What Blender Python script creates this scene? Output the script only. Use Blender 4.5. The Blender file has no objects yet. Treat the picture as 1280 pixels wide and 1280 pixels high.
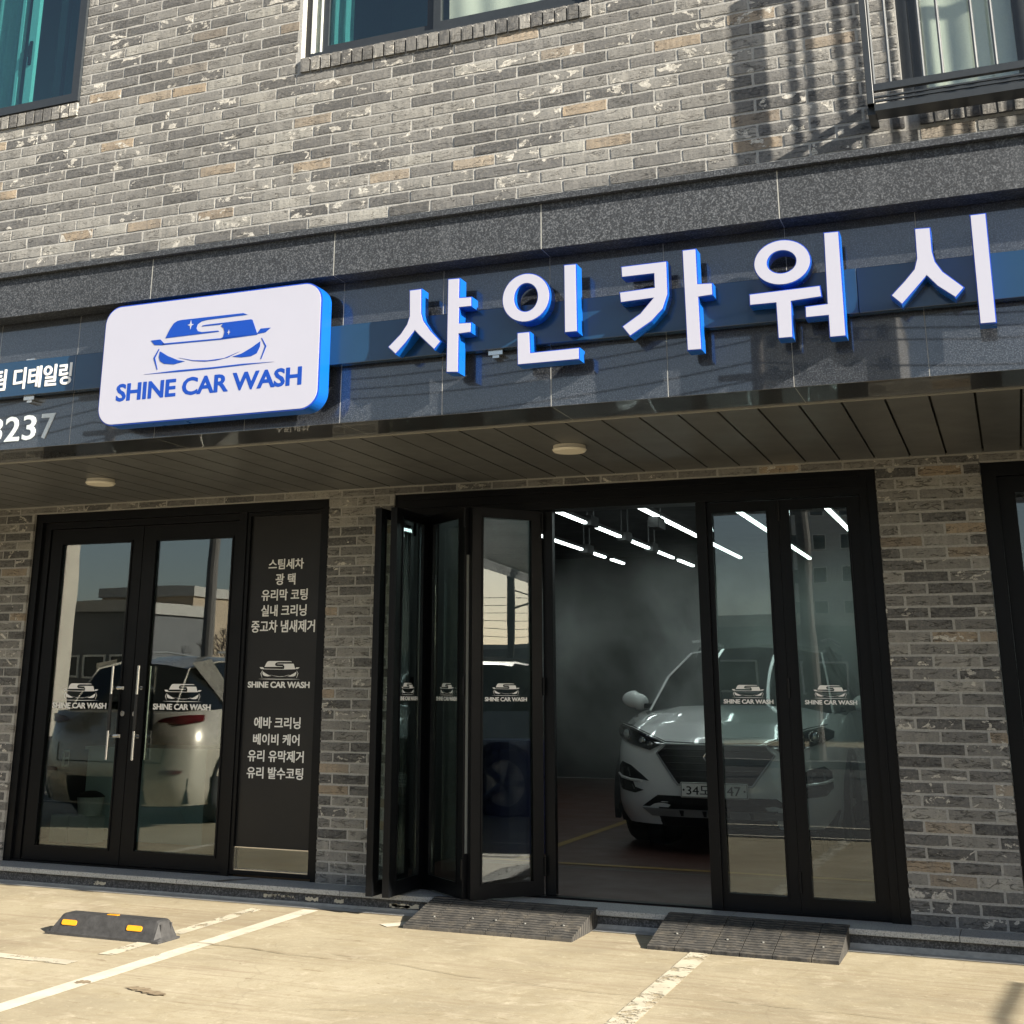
import bpy, bmesh, math, random
from mathutils import Vector, Matrix
from mathutils.geometry import tessellate_polygon
random.seed(7)
SC = bpy.context.scene
COL = SC.collection

# ---------------------------------------------------------------- camera
cam_d = bpy.data.cameras.new('camera')
cam = bpy.data.objects.new('camera', cam_d)
COL.objects.link(cam)
SC.camera = cam
R_ = Vector(((0.924070, 0.382150, 0.007539))); U_ = Vector(((0.099470, -0.259476, 0.960613))); F_ = Vector(((-0.369055, 0.886924, 0.277786)))
m = Matrix.Identity(4)
for i in range(3):
    m[i][0] = R_[i]; m[i][1] = U_[i]; m[i][2] = -F_[i]
m[0][3], m[1][3], m[2][3] = (0.652666, -7.837478, 1.189695)
cam.matrix_world = m
cam_d.sensor_fit = 'HORIZONTAL'
cam_d.sensor_width = 36.0
cam_d.lens = 1595.613 / 1280 * 36.0
cam_d.shift_x = (640 - 585.452) / 1280
cam_d.shift_y = (403.250 - 640) / 1280
cam_d.clip_start = 0.05
cam_d.clip_end = 3000

# ---------------------------------------------------------------- world and sun
SUN_TO = Vector((3.16, -1.0, 1.51)).normalized()      # towards the sun
elev = math.asin(SUN_TO.z)
azim = math.atan2(SUN_TO.x, SUN_TO.y)
w = bpy.data.worlds.new('World'); SC.world = w; w.use_nodes = True
wn = w.node_tree.nodes; wl = w.node_tree.links
wn.clear()
sky = wn.new('ShaderNodeTexSky'); sky.sky_type = 'NISHITA'; sky.sun_disc = False
sky.sun_elevation = elev; sky.sun_rotation = azim
sky.air_density = 1.0; sky.dust_density = 1.0; sky.ozone_density = 1.0
bg = wn.new('ShaderNodeBackground'); bg.inputs['Strength'].default_value = 0.068
wo = wn.new('ShaderNodeOutputWorld')
hs = wn.new('ShaderNodeHueSaturation'); hs.inputs['Saturation'].default_value = 0.78
wl.new(sky.outputs[0], hs.inputs['Color']); wl.new(hs.outputs[0], bg.inputs[0]); wl.new(bg.outputs[0], wo.inputs[0])
sd = bpy.data.lights.new('sun', 'SUN'); sd.energy = 5.0; sd.angle = math.radians(0.6)
sd.color = (1.0, 0.915, 0.78)
so = bpy.data.objects.new('sun', sd); COL.objects.link(so)
so.rotation_euler = (-SUN_TO).to_track_quat('-Z', 'Y').to_euler()
so.location = (8, -6, 9)
SC.view_settings.view_transform = 'Standard'
try: SC.view_settings.look = 'None'
except Exception: pass
SC.view_settings.exposure = 1.54
SC.view_settings.gamma = 1.0
SC.view_settings.use_curve_mapping = False
cy = SC.cycles
cy.use_denoising = True
cy.max_bounces = 10; cy.diffuse_bounces = 4; cy.glossy_bounces = 5
cy.transmission_bounces = 6; cy.transparent_max_bounces = 16; cy.volume_bounces = 1
cy.caustics_reflective = False; cy.caustics_refractive = False
cy.sample_clamp_indirect = 6.0
cy.volume_step_rate = 2.0; cy.volume_max_steps = 64

# ---------------------------------------------------------------- materials
def mat(name):
    mt = bpy.data.materials.new(name); mt.use_nodes = True
    nt = mt.node_tree; nt.nodes.clear()
    out = nt.nodes.new('ShaderNodeOutputMaterial')
    return mt, nt, out
class N:
    def __init__(s, nt): s.nt = nt
    def n(s, t, **k):
        nd = s.nt.nodes.new(t)
        for a, b in k.items(): setattr(nd, a, b)
        return nd
    def l(s, a, b): s.nt.links.new(a, b)
    def mth(s, op, a, b=None, clamp=False):
        nd = s.nt.nodes.new('ShaderNodeMath'); nd.operation = op; nd.use_clamp = clamp
        for i, v in enumerate((a, b)):
            if v is None: continue
            if isinstance(v, (int, float)): nd.inputs[i].default_value = v
            else: s.nt.links.new(v, nd.inputs[i])
        return nd.outputs[0]
    def ramp(s, fac, stops, interp='LINEAR'):
        nd = s.nt.nodes.new('ShaderNodeValToRGB'); cr = nd.color_ramp; cr.interpolation = interp
        while len(cr.elements) < len(stops): cr.elements.new(0.5)
        for e, (p, c) in zip(cr.elements, stops):
            e.position = p
            e.color = (c, c, c, 1) if isinstance(c, (int, float)) else (*c, 1)
        s.nt.links.new(fac, nd.inputs[0]); return nd.outputs[0]
    def mix(s, fac, a, b, mode='MIX'):
        nd = s.nt.nodes.new('ShaderNodeMix'); nd.data_type = 'RGBA'; nd.blend_type = mode
        for i, v in ((0, fac), (6, a), (7, b)):
            if isinstance(v, (int, float)): nd.inputs[i].default_value = v if i == 0 else (v, v, v, 1)
            elif isinstance(v, tuple): nd.inputs[i].default_value = (*v, 1)
            else: s.nt.links.new(v, nd.inputs[i])
        return nd.outputs[2]
    def noise(s, vec, scale, detail=3, rough=0.5, dist=0.0):
        nd = s.nt.nodes.new('ShaderNodeTexNoise'); nd.inputs['Scale'].default_value = scale
        nd.inputs['Detail'].default_value = detail; nd.inputs['Roughness'].default_value = rough
        nd.inputs['Distortion'].default_value = dist
        if vec is not None: s.nt.links.new(vec, nd.inputs['Vector'])
        return nd.outputs['Fac']
    def pos(s, scale=(1, 1, 1), loc=(0, 0, 0)):
        g = s.nt.nodes.new('ShaderNodeNewGeometry'); mp = s.nt.nodes.new('ShaderNodeMapping')
        mp.inputs['Scale'].default_value = scale; mp.inputs['Location'].default_value = loc
        s.nt.links.new(g.outputs['Position'], mp.inputs['Vector']); return mp.outputs[0]
    def bump(s, h, strength=0.3, dist=0.01):
        nd = s.nt.nodes.new('ShaderNodeBump'); nd.inputs['Strength'].default_value = strength
        nd.inputs['Distance'].default_value = dist; s.nt.links.new(h, nd.inputs['Height']); return nd.outputs[0]
def setc(sock, v):
    sock.default_value = (*v, 1) if isinstance(v, tuple) and len(v) == 3 else v
def plain(name, col, rough=0.5, metal=0.0, grain=0.06, gscale=60, bump=0.0, coat=0.0, spec=None):
    mt, nt, out = mat(name); k = N(nt)
    b = k.n('ShaderNodeBsdfPrincipled')
    nz = k.noise(k.pos(), gscale, 4, 0.6)
    lo = tuple(c * (1 - grain) for c in col); hi = tuple(min(1, c * (1 + grain)) for c in col)
    k.l(k.ramp(nz, [(0.3, lo), (0.7, hi)]), b.inputs['Base Color'])
    nz2 = k.noise(k.pos(), 3.0, 4, 0.6)
    k.l(k.ramp(nz2, [(0.3, max(0.02, rough * 0.85)), (0.7, min(1, rough * 1.15))]), b.inputs['Roughness'])
    b.inputs['Metallic'].default_value = metal
    if spec is not None: b.inputs['Specular IOR Level'].default_value = spec
    if coat: b.inputs['Coat Weight'].default_value = coat; b.inputs['Coat Roughness'].default_value = 0.03
    if bump: k.l(k.bump(nz, bump, 0.004), b.inputs['Normal'])
    k.l(b.outputs[0], out.inputs[0]); return mt
def emit(name, col, strength):
    mt, nt, out = mat(name); k = N(nt)
    e = k.n('ShaderNodeEmission'); setc(e.inputs[0], col); e.inputs[1].default_value = strength
    k.l(e.outputs[0], out.inputs[0]); return mt
def glass(name, tint, refl=1.6, rough=0.0, base=0.045):
    mt, nt, out = mat(name); k = N(nt)
    g = k.n('ShaderNodeNewGeometry')
    d = k.n('ShaderNodeVectorMath', operation='DOT_PRODUCT')
    k.l(g.outputs['Normal'], d.inputs[0]); k.l(g.outputs['Incoming'], d.inputs[1])
    c = k.mth('ABSOLUTE', d.outputs['Value'])
    f = k.mth('POWER', k.mth('SUBTRACT', 1.0, c, True), 5.0)
    f = k.mth('ADD', k.mth('MULTIPLY', f, 0.95), base)
    f = k.mth('MULTIPLY', f, refl, True)
    t = k.n('ShaderNodeBsdfTransparent'); setc(t.inputs[0], tint)
    gl = k.n('ShaderNodeBsdfGlossy'); gl.inputs['Roughness'].default_value = rough
    setc(gl.inputs[0], (0.95, 0.97, 1.0))
    nz = k.noise(k.pos(), 0.9, 2, 0.5)
    k.l(k.bump(nz, 0.05, 0.02), gl.inputs['Normal'])
    mx = k.n('ShaderNodeMixShader'); k.l(f, mx.inputs[0]); k.l(t.outputs[0], mx.inputs[1]); k.l(gl.outputs[0], mx.inputs[2])
    k.l(mx.outputs[0], out.inputs[0]); return mt

def brick_mat(name, lift=1.0, polish=0.0):
    mt, nt, out = mat(name); k = N(nt)
    b = k.n('ShaderNodeBsdfPrincipled')
    oi = k.n('ShaderNodeObjectInfo'); ge = k.n('ShaderNodeNewGeometry')
    rnd = k.mth('FRACT', k.mth('ADD', oi.outputs['Random'], ge.outputs['Random Per Island']))
    r2 = k.mth('FRACT', k.mth('MULTIPLY', rnd, 17.31)); r3 = k.mth('FRACT', k.mth('MULTIPLY', rnd, 91.7))
    L = lift
    base = k.ramp(rnd, [(0.0, (.070*L, .071*L, .073*L)), (0.22, (.115*L, .115*L, .115*L)), (0.45, (.185*L, .182*L, .175*L)),
                        (0.7, (.265*L, .260*L, .243*L)), (0.9, (.345*L, .335*L, .308*L)), (1.0, (.42*L, .41*L, .37*L))])
    base = k.mix(k.ramp(r2, [(0.945, 0.0), (0.95, 0.45), (1.0, 0.9)]), base, (.44*L, .335*L, .22*L))
    # streaks and cloudy firing marks running along each brick
    v = k.pos((1, 1, 1))
    cm = k.n('ShaderNodeCombineXYZ'); k.l(k.mth('MULTIPLY', r3, 40.0), cm.inputs[0]); k.l(k.mth('MULTIPLY', r2, 23.0), cm.inputs[2])
    va = k.n('ShaderNodeVectorMath', operation='ADD'); k.l(v, va.inputs[0]); k.l(cm.outputs[0], va.inputs[1]); v = va.outputs[0]
    mp = k.n('ShaderNodeMapping'); mp.inputs['Scale'].default_value = (22, 22, 4); k.l(v, mp.inputs['Vector'])
    cloud = k.noise(mp.outputs[0], 1.0, 4, 0.6)
    base = k.mix(k.ramp(cloud, [(0.35, 0.42), (0.7, 0.0)]), base, (.10*L, .102*L, .105*L))
    base = k.mix(k.mth('MULTIPLY', k.ramp(k.noise(v, 55, 4, 0.65), [(0.45, 0.0), (0.72, 0.6)]), 0.6), base, (.36*L, .34*L, .30*L))
    # white lime patches with ragged edges, on about a third of the bricks
    mp2 = k.n('ShaderNodeMapping'); mp2.inputs['Scale'].default_value = (1, 1, 1.5); k.l(v, mp2.inputs['Vector'])
    p = k.noise(mp2.outputs[0], 13.0, 5, 0.62, 0.6)
    thr = k.ramp(r3, [(0.0, 0.565), (0.3, 0.60), (0.5, 0.68), (1.0, 0.80)])
    patch = k.mth('GREATER_THAN', p, thr)
    pc = k.ramp(k.noise(v, 70, 3, 0.6), [(0.35, (.46, .44, .39)), (0.62, (.74, .71, .64))])
    base = k.mix(k.mth('MULTIPLY', patch, 0.85), base, pc)
    # split cracks, long and thin along the brick
    mp3 = k.n('ShaderNodeMapping'); mp3.inputs['Scale'].default_value = (5.5, 5.5, 26); k.l(v, mp3.inputs['Vector'])
    cr = k.noise(mp3.outputs[0], 1.0, 5, 0.6, 0.5)
    crk = k.ramp(k.mth('ABSOLUTE', k.mth('SUBTRACT', cr, 0.47)), [(0.0, 0.0), (0.017, 1.0)])
    gate = k.ramp(k.noise(v, 9.0, 2, 0.5), [(0.43, 1.0), (0.49, 0.0)])
    crk = k.mth('MAXIMUM', crk, gate)
    base = k.mix(k.mth('MULTIPLY', k.mth('SUBTRACT', 1.0, crk), 0.75), base, (.035, .034, .033))
    mp6 = k.n('ShaderNodeMapping'); mp6.inputs['Scale'].default_value = (70, 70, 190); k.l(v, mp6.inputs['Vector'])
    base = k.mix(k.ramp(k.noise(mp6.outputs[0], 1.0, 3, 0.7), [(0.34, 0.6), (0.44, 0.0)]), base, (.05, .05, .048))
    wz = k.n('ShaderNodeMapping'); wz.inputs['Scale'].default_value = (1.6, 1.6, .5); k.l(k.pos(), wz.inputs['Vector'])
    base = k.mix(k.ramp(k.noise(wz.outputs[0], 1.0, 4, 0.6), [(0.35, 0.30), (0.6, 0.0)]), base, (.10, .095, .085))
    k.l(base, b.inputs['Base Color'])
    mp4 = k.n('ShaderNodeMapping'); mp4.inputs['Scale'].default_value = (60, 60, 140); k.l(v, mp4.inputs['Vector'])
    pits = k.noise(mp4.outputs[0], 1.0, 4, 0.7)
    h = k.mth('ADD', k.mth('MULTIPLY', pits, 0.35), k.mth('MULTIPLY', crk, 0.6))
    h = k.mth('ADD', h, k.mth('MULTIPLY', patch, 0.25)); h = k.mth('ADD', h, k.mth('MULTIPLY', cloud, 0.5))
    k.l(k.bump(h, 0.8, 0.008), b.inputs['Normal'])
    b.inputs['Roughness'].default_value = 0.9 - polish
    k.l(b.outputs[0], out.inputs[0]); return mt

def granite(name, dark, light, scale=230, rough=0.5, frac=(0.5, 0.66), coat=0.0):
    mt, nt, out = mat(name); k = N(nt)
    b = k.n('ShaderNodeBsdfPrincipled')
    v = k.pos()
    a = k.noise(v, scale, 2, 0.7)
    c2 = k.noise(v, scale * 0.45, 2, 0.6)
    col = k.ramp(a, [(frac[0], dark), (frac[1], light)])
    col = k.mix(k.ramp(c2, [(0.55, 0.0), (0.62, 0.7)]), col, tuple(x * 0.55 for x in dark))
    col = k.mix(k.ramp(k.noise(v, 1.6, 3, 0.6), [(0.3, 0.25), (0.7, 0.0)]), col, tuple(x * 0.7 for x in dark))
    oi = k.n('ShaderNodeObjectInfo')
    col = k.mix(k.mth('MULTIPLY', oi.outputs['Random'], 0.28), col, tuple(x * 0.6 for x in dark))
    st = k.n('ShaderNodeMapping'); st.inputs['Scale'].default_value = (9, 9, .8); k.l(k.pos(), st.inputs['Vector'])
    col = k.mix(k.ramp(k.noise(st.outputs[0], 1.0, 4, 0.6), [(0.58, 0.0), (0.74, 0.08)]), col, tuple(min(1, x * 1.1) for x in light))
    k.l(col, b.inputs['Base Color'])
    b.inputs['Roughness'].default_value = rough
    if coat:
        b.inputs['Coat Weight'].default_value = coat; b.inputs['Coat Roughness'].default_value = 0.02; b.inputs['Coat IOR'].default_value = 1.75
    else:
        k.l(k.bump(a, 0.5, 0.002), b.inputs['Normal'])
    k.l(b.outputs[0], out.inputs[0]); return mt

def concrete_ground():
    mt, nt, out = mat('yard_concrete'); k = N(nt)
    b = k.n('ShaderNodeBsdfPrincipled')
    v = k.pos()
    n1 = k.noise(v, 1.1, 5, 0.6, 0.4); n2 = k.noise(v, 6.0, 5, 0.65, 0.5); n3 = k.noise(v, 60, 4, 0.7)
    col = k.ramp(n1, [(0.28, (.27, .23, .155)), (0.5, (.375, .325, .222)), (0.75, (.46, .405, .285))])
    col = k.mix(k.ramp(n2, [(0.36, 0.42), (0.52, 0.0)]), col, (.33, .275, .17))
    col = k.mix(k.ramp(k.noise(v, 3.3, 5, 0.7, 1.2), [(0.56, 0.0), (0.68, 0.35)]), col, (.62, .55, .42))
    # trowel and tyre sweeps: long stretched smears in several directions
    for ang, sc, p in ((0.5, 2.2, 3.1), (2.2, 3.0, 7.7), (1.2, 1.5, 12.0)):
        mp = k.n('ShaderNodeMapping'); mp.inputs['Rotation'].default_value = (0, 0, ang)
        mp.inputs['Scale'].default_value = (sc * 0.35, sc * 9, 1); mp.inputs['Location'].default_value = (p, p, 0)
        k.l(k.pos(), mp.inputs['Vector'])
        s = k.noise(mp.outputs[0], 1.0, 5, 0.6, 0.3)
        g = k.ramp(k.noise(k.pos(loc=(p, 0, 0)), 0.8, 3, 0.5), [(0.45, 0.0), (0.62, 1.0)])
        col = k.mix(k.mth('MULTIPLY', k.ramp(s, [(0.50, 0.0), (0.66, 0.62)]), g), col, (.26, .20, .13))
    # fine scratches
    mp = k.n('ShaderNodeMapping'); mp.inputs['Rotation'].default_value = (0, 0, 0.25); mp.inputs['Scale'].default_value = (4, 70, 1)
    k.l(k.pos(), mp.inputs['Vector'])
    s = k.noise(mp.outputs[0], 1.0, 4, 0.6, 0.6)
    g = k.ramp(k.noise(k.pos(loc=(3, 8, 0)), 2.2, 3, 0.5), [(0.5, 0.0), (0.6, 1.0)])
    col = k.mix(k.mth('MULTIPLY', k.ramp(s, [(0.62, 0.0), (0.67, 0.5)]), g), col, (.2, .15, .1))
    # hairline cracks
    vo = k.n('ShaderNodeTexVoronoi'); vo.feature = 'DISTANCE_TO_EDGE'; vo.inputs['Scale'].default_value = 0.55
    dv = k.n('ShaderNodeVectorMath', operation='ADD'); k.l(k.pos(), dv.inputs[0])
    nn = k.n('ShaderNodeTexNoise'); nn.inputs['Scale'].default_value = 3.0; nn.inputs['Detail'].default_value = 6
    k.l(k.pos(), nn.inputs['Vector'])
    sc_ = k.n('ShaderNodeVectorMath', operation='SCALE'); sc_.inputs['Scale'].default_value = 0.35; k.l(nn.outputs['Color'], sc_.inputs[0])
    k.l(sc_.outputs[0], dv.inputs[1]); k.l(dv.outputs[0], vo.inputs['Vector'])
    crack = k.ramp(vo.outputs['Distance'], [(0.0, 1.0), (0.0035, 0.0)])
    col = k.mix(k.mth('MULTIPLY', crack, 0.22), col, (.16, .12, .08))
    col = k.mix(k.ramp(n3, [(0.3, 0.35), (0.5, 0.0)]), col, (.3, .25, .17))
    n4 = k.noise(v, 22, 5, 0.7, 0.4)
    col = k.mix(k.ramp(n4, [(0.30, 0.5), (0.44, 0.0)]), col, (.27, .215, .13))
    col = k.mix(k.ramp(n4, [(0.58, 0.0), (0.74, 0.45)]), col, (.66, .60, .43))
    mp5 = k.n('ShaderNodeMapping'); mp5.inputs['Scale'].default_value = (5, 16, 1); k.l(k.pos(), mp5.inputs['Vector'])
    n5 = k.noise(mp5.outputs[0], 1.0, 4, 0.6, 1.0)
    col = k.mix(k.ramp(n5, [(0.66, 0.0), (0.70, 0.55)]), col, (.2, .15, .085))
    k.l(col, b.inputs['Base Color'])
    h = k.mth('ADD', k.mth('MULTIPLY', n3, 0.4), n2)
    k.l(k.bump(h, 0.35, 0.008), b.inputs['Normal'])
    b.inputs['Roughness'].default_value = 0.78
    k.l(b.outputs[0], out.inputs[0]); return mt

def worn_paint(name, col, wear=0.5):
    mt, nt, out = mat(name); k = N(nt)
    b = k.n('ShaderNodeBsdfPrincipled'); setc(b.inputs['Base Color'], col); b.inputs['Roughness'].default_value = 0.75
    v = k.pos()
    k.l(k.ramp(k.noise(v, 8, 4, 0.6), [(0.3, tuple(c * 0.75 for c in col)), (0.6, col)]), b.inputs['Base Color'])
    t = k.n('ShaderNodeBsdfTransparent')
    n1 = k.noise(v, 7.0, 6, 0.75, 0.3)
    f = k.ramp(n1, [(wear - 0.03, 0.0), (wear + 0.03, 1.0)])
    mx = k.n('ShaderNodeMixShader'); k.l(f, mx.inputs[0]); k.l(t.outputs[0], mx.inputs[1]); k.l(b.outputs[0], mx.inputs[2])
    k.l(mx.outputs[0], out.inputs[0]); return mt

M = {}
M['brick'] = brick_mat('grey_brick')
M['mortar'] = plain('mortar', (.36, .355, .335), 0.95, 0, 0.2, 90, 0.5)
M['granite_rough'] = granite('flamed_granite', (.026, .031, .039), (.20, .215, .235), 115, 0.75, (0.46, 0.74))
M['granite_polish'] = granite('polished_granite', (.014, .017, .023), (.13, .14, .155), 160, 0.35, (0.46, 0.7), coat=1.0)
M['granite_step'] = granite('grey_step_granite', (.27, .285, .285), (.56, .57, .56), 190, 0.6, (0.35, 0.6))
M['riser'] = granite('dark_riser_stone', (.05, .052, .055), (.2, .205, .21), 110, 0.85, (0.45, 0.7))
M['ground'] = concrete_ground()
M['paint_white'] = worn_paint('worn_white_paint', (.66, .61, .49), 0.39)
M['paint_faded'] = worn_paint('faded_white_paint', (.58, .53, .41), 0.46)
M['paint_strip'] = worn_paint('pale_cement_strip', (.50, .50, .47), 0.36)
M['alu'] = plain('black_aluminium', (.0045, .005, .006), 0.38, 0.0, 0.1, 30, spec=0.16)
M['alu_grey'] = plain('dark_grey_aluminium', (.028, .033, .038), 0.4, 0.0, 0.1, 30)
M['film'] = plain('black_film_panel', (.012, .012, .012), 0.42, 0, 0.05, 20, spec=0.3)
M['seal'] = plain('grey_gasket', (.16, .17, .16), 0.7)
M['steel'] = plain('brushed_steel', (.62, .61, .58), 0.22, 1.0, 0.05, 200)
M['glass'] = glass('door_glass', (.78, .84, .81), 2.0)
M['glass_dark'] = glass('folding_door_glass', (.74, .80, .78), 1.6)
M['glass_teal'] = glass('teal_window_glass', (.55, .78, .80), 1.6)
M['glass_clear'] = glass('clear_window_glass', (.93, .97, .95), 1.2)
M['vinyl'] = plain('white_vinyl', (.82, .82, .80), 0.5, 0, 0.02)
M['letter_face'] = plain('white_acrylic_face', (.45, .457, .545), 0.35, 0, 0.01, 5)
M['letter_side'] = plain('blue_letter_return', (.003, .095, .44), 0.28, 0, 0.03, 10)
M['letter_edge'] = plain('deep_blue_trim', (.01, .055, .42), 0.3, 0, 0.03, 10)
M['sign_blue'] = plain('sign_print_blue', (.003, .055, .38), 0.4, 0, 0.02, 10)
M['panel_blue'] = plain('dark_blue_fascia_panel', (.009, .042, .095), 0.22, 0.0, 0.04, 6, coat=0.5)
M['soffit'] = plain('bronze_soffit_panel', (.118, .122, .125), 0.40, 0.2, 0.08, 8)
M['soffit_gap'] = plain('soffit_gap_black', (.012, .012, .011), 0.8)
M['trim'] = plain('soffit_trim', (.38, .37, .33), 0.45, 0.3)
M['cream'] = plain('cream_plastic', (.72, .68, .58), 0.45, 0, 0.02)
M['rubber'] = plain('black_rubber', (.038, .038, .039), 0.72, 0, 0.35, 25, 0.4)
M['rubber_ramp'] = plain('dusty_black_rubber', (.075, .068, .058), 0.85, 0, 0.4, 40, 0.5)
def ramp_mat():
    mt, nt, out = mat('rib_shaded_rubber'); k = N(nt); b = k.n('ShaderNodeBsdfPrincipled')
    wv = k.n('ShaderNodeTexWave'); wv.bands_direction = 'Y'; wv.inputs['Scale'].default_value = 9.5; wv.inputs['Distortion'].default_value = 2.2
    wv.inputs['Detail'].default_value = 2; wv.inputs['Detail Scale'].default_value = 1.2; k.l(k.pos(), wv.inputs['Vector'])
    nz = k.noise(k.pos(), 14, 5, 0.65)
    col = k.ramp(wv.outputs['Fac'], [(0.25, (.018, .018, .018)), (0.7, (.062, .058, .052))])  # rib shading painted into the colour: dark grooves, lighter ridges
    col = k.mix(k.ramp(nz, [(0.5, 0.0), (0.7, 0.5)]), col, (.15, .13, .10))
    k.l(col, b.inputs['Base Color']); b.inputs['Roughness'].default_value = 0.8
    k.l(k.bump(wv.outputs['Fac'], 0.8, 0.01), b.inputs['Normal']); k.l(b.outputs[0], out.inputs[0]); return mt
M['rubber_ramp'] = ramp_mat()
M['orange'] = plain('orange_reflector', (.78, .33, .012), 0.4, 0, 0.04, 40)
M['bolt'] = plain('zinc_bolt', (.5, .5, .48), 0.35, 1.0)
M['black'] = plain('matt_black', (.008, .008, .008), 0.6)
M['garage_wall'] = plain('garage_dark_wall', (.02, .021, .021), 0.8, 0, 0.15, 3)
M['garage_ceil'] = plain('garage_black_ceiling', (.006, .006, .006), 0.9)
M['garage_floor'] = plain('red_brown_floor_coating', (.075, .030, .022), 0.5, 0, 0.12, 3)
M['yellow'] = plain('yellow_floor_line', (.28, .17, .03), 0.5, 0, 0.15, 12)
M['led'] = emit('led_tube', (.86, 1.0, .97), 3.8)
M['white_paint'] = plain('white_car_paint', (.78, .80, .79), 0.22, 0, 0.01, 5, coat=1.0)
M['beige_paint'] = plain('champagne_car_paint', (.52, .48, .40), 0.28, 0.25, 0.01, 5, coat=1.0)
M['grey_paint'] = plain('dark_grey_car_paint', (.05, .052, .056), 0.3, 0.3, 0.01, 5, coat=1.0)
M['car_glass'] = plain('dark_car_glass', (.006, .008, .009), 0.04, 0, 0.02, 5)
M['car_black'] = plain('black_car_plastic', (.006, .006, .007), 0.5, spec=0.2)
M['chrome'] = plain('chrome', (.75, .76, .76), 0.12, 1.0, 0.02)
M['skid'] = plain('silver_skid_plate', (.30, .31, .31), 0.35, 0.5)
M['lamp_clear'] = plain('lamp_lens', (.42, .44, .44), 0.06, 0.6, 0.3, 60)
M['lamp_dark'] = plain('smoked_lamp_housing', (.02, .021, .023), 0.1, 0.0, 0.3, 50, coat=1.0)
M['lamp_red'] = plain('red_tail_lamp', (.11, .006, .009), 0.12, 0, 0.05, coat=1.0)
M['tyre'] = plain('tyre_rubber', (.018, .018, .018), 0.8)
M['rim'] = plain('alloy_rim', (.16, .165, .17), 0.35, 0.7)
M['plate'] = plain('white_number_plate', (.78, .78, .74), 0.45, 0, 0.02)
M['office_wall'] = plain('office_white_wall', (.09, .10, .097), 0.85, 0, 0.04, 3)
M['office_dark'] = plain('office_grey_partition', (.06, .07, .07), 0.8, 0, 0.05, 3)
M['office_floor'] = plain('office_wood_floor', (.25, .16, .09), 0.5, 0, 0.25, 6)
M['counter'] = plain('pale_green_counter', (.46, .55, .53), 0.6, 0, 0.03)
M['carton'] = plain('white_carton', (.55, .55, .5), 0.8)
M['curtain'] = plain('pale_curtain_fabric', (.62, .62, .56), 0.9, 0, 0.05, 120, 0.2)
M['curtain_green'] = plain('green_tinted_curtain', (.42, .52, .46), 0.9, 0, 0.1, 100)
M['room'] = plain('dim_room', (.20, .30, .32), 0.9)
M['white_frame'] = plain('white_pvc', (.7, .72, .68), 0.45)
M['mint'] = plain('mint_sash', (.72, .92, .80), 0.5)
M['asphalt'] = plain('asphalt', (.05, .05, .05), 0.9, 0, 0.3, 60, 0.4)
M['kerb'] = plain('concrete_kerb', (.42, .41, .38), 0.85, 0, 0.1, 30)
M['tan_wall'] = plain('tan_render', (.42, .34, .25), 0.9, 0, 0.08, 2)
M['pale_wall'] = plain('pale_stone_cladding', (.55, .50, .42), 0.85, 0, 0.06, 2)
M['grey_wall'] = plain('grey_render', (.16, .165, .17), 0.9, 0, 0.08, 2)
M['far_wall'] = plain('apartment_render', (.40, .41, .42), 0.9, 0, 0.04, 0.5)
M['window_far'] = plain('far_window_glass', (.03, .035, .04), 0.15, 0, 0.1, 1)
M['pole'] = plain('pole_concrete', (.14, .13, .12), 0.8)
M['bark'] = plain('bare_tree_bark', (.07, .055, .045), 0.9, 0, 0.3, 20)
M['dirt_water'] = plain('water_stain', (.12, .11, .09), 0.4)

def steam_mat():
    mt, nt, out = mat('steam'); k = N(nt)
    pv = k.n('ShaderNodeVolumePrincipled'); setc(pv.inputs['Color'], (.93, .97, .95))
    v = k.pos()
    n1 = k.noise(k.pos(loc=(.35, .2, -.1)), 0.9, 5, 0.62, 1.0)
    d = k.ramp(n1, [(0.45, 0.0), (0.62, 1.0)])
    sx = k.n('ShaderNodeSeparateXYZ'); k.l(v, sx.inputs[0])
    hz = k.n('ShaderNodeMapRange'); hz.inputs[1].default_value = 2.45; hz.inputs[2].default_value = 1.7
    hz.inputs[3].default_value = 0.0; hz.inputs[4].default_value = 1.0; k.l(sx.outputs[2], hz.inputs[0])
    hl = k.n('ShaderNodeMapRange'); hl.inputs[1].default_value = 0.1; hl.inputs[2].default_value = 1.3
    hl.inputs[3].default_value = 0.15; hl.inputs[4].default_value = 1.0; k.l(sx.outputs[2], hl.inputs[0])
    dn = k.mth('MULTIPLY', k.mth('MULTIPLY', d, hz.outputs[0]), hl.outputs[0])
    hx = k.n('ShaderNodeMapRange'); hx.inputs[1].default_value = -3.3; hx.inputs[2].default_value = -2.0
    hx.inputs[3].default_value = 0.25; hx.inputs[4].default_value = 1.0; k.l(sx.outputs[0], hx.inputs[0])
    dn = k.mth('MULTIPLY', dn, hx.outputs[0])
    k.l(k.mth('MULTIPLY', dn, STEAM), pv.inputs['Density'])
    pv.inputs['Anisotropy'].default_value = 0.1
    k.l(pv.outputs[0], out.inputs['Volume']); return mt
STEAM = 0.42
M['steam'] = steam_mat()
M['zinc'] = plain('dull_bolt', (.13, .13, .12), 0.7, .2)
M['oil'] = plain('oil_stain', (.25, .195, .125), 0.7, 0, 0.3, 40)
M['cement'] = plain('pale_cement', (.42, .42, .39), 0.9, 0, 0.2, 20)
M['joint'] = plain('pale_joint_sealant', (.40, .40, .37), 0.8)
M['digit'] = plain('pale_metal_digit', (.62, .68, .70), 0.6)

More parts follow.
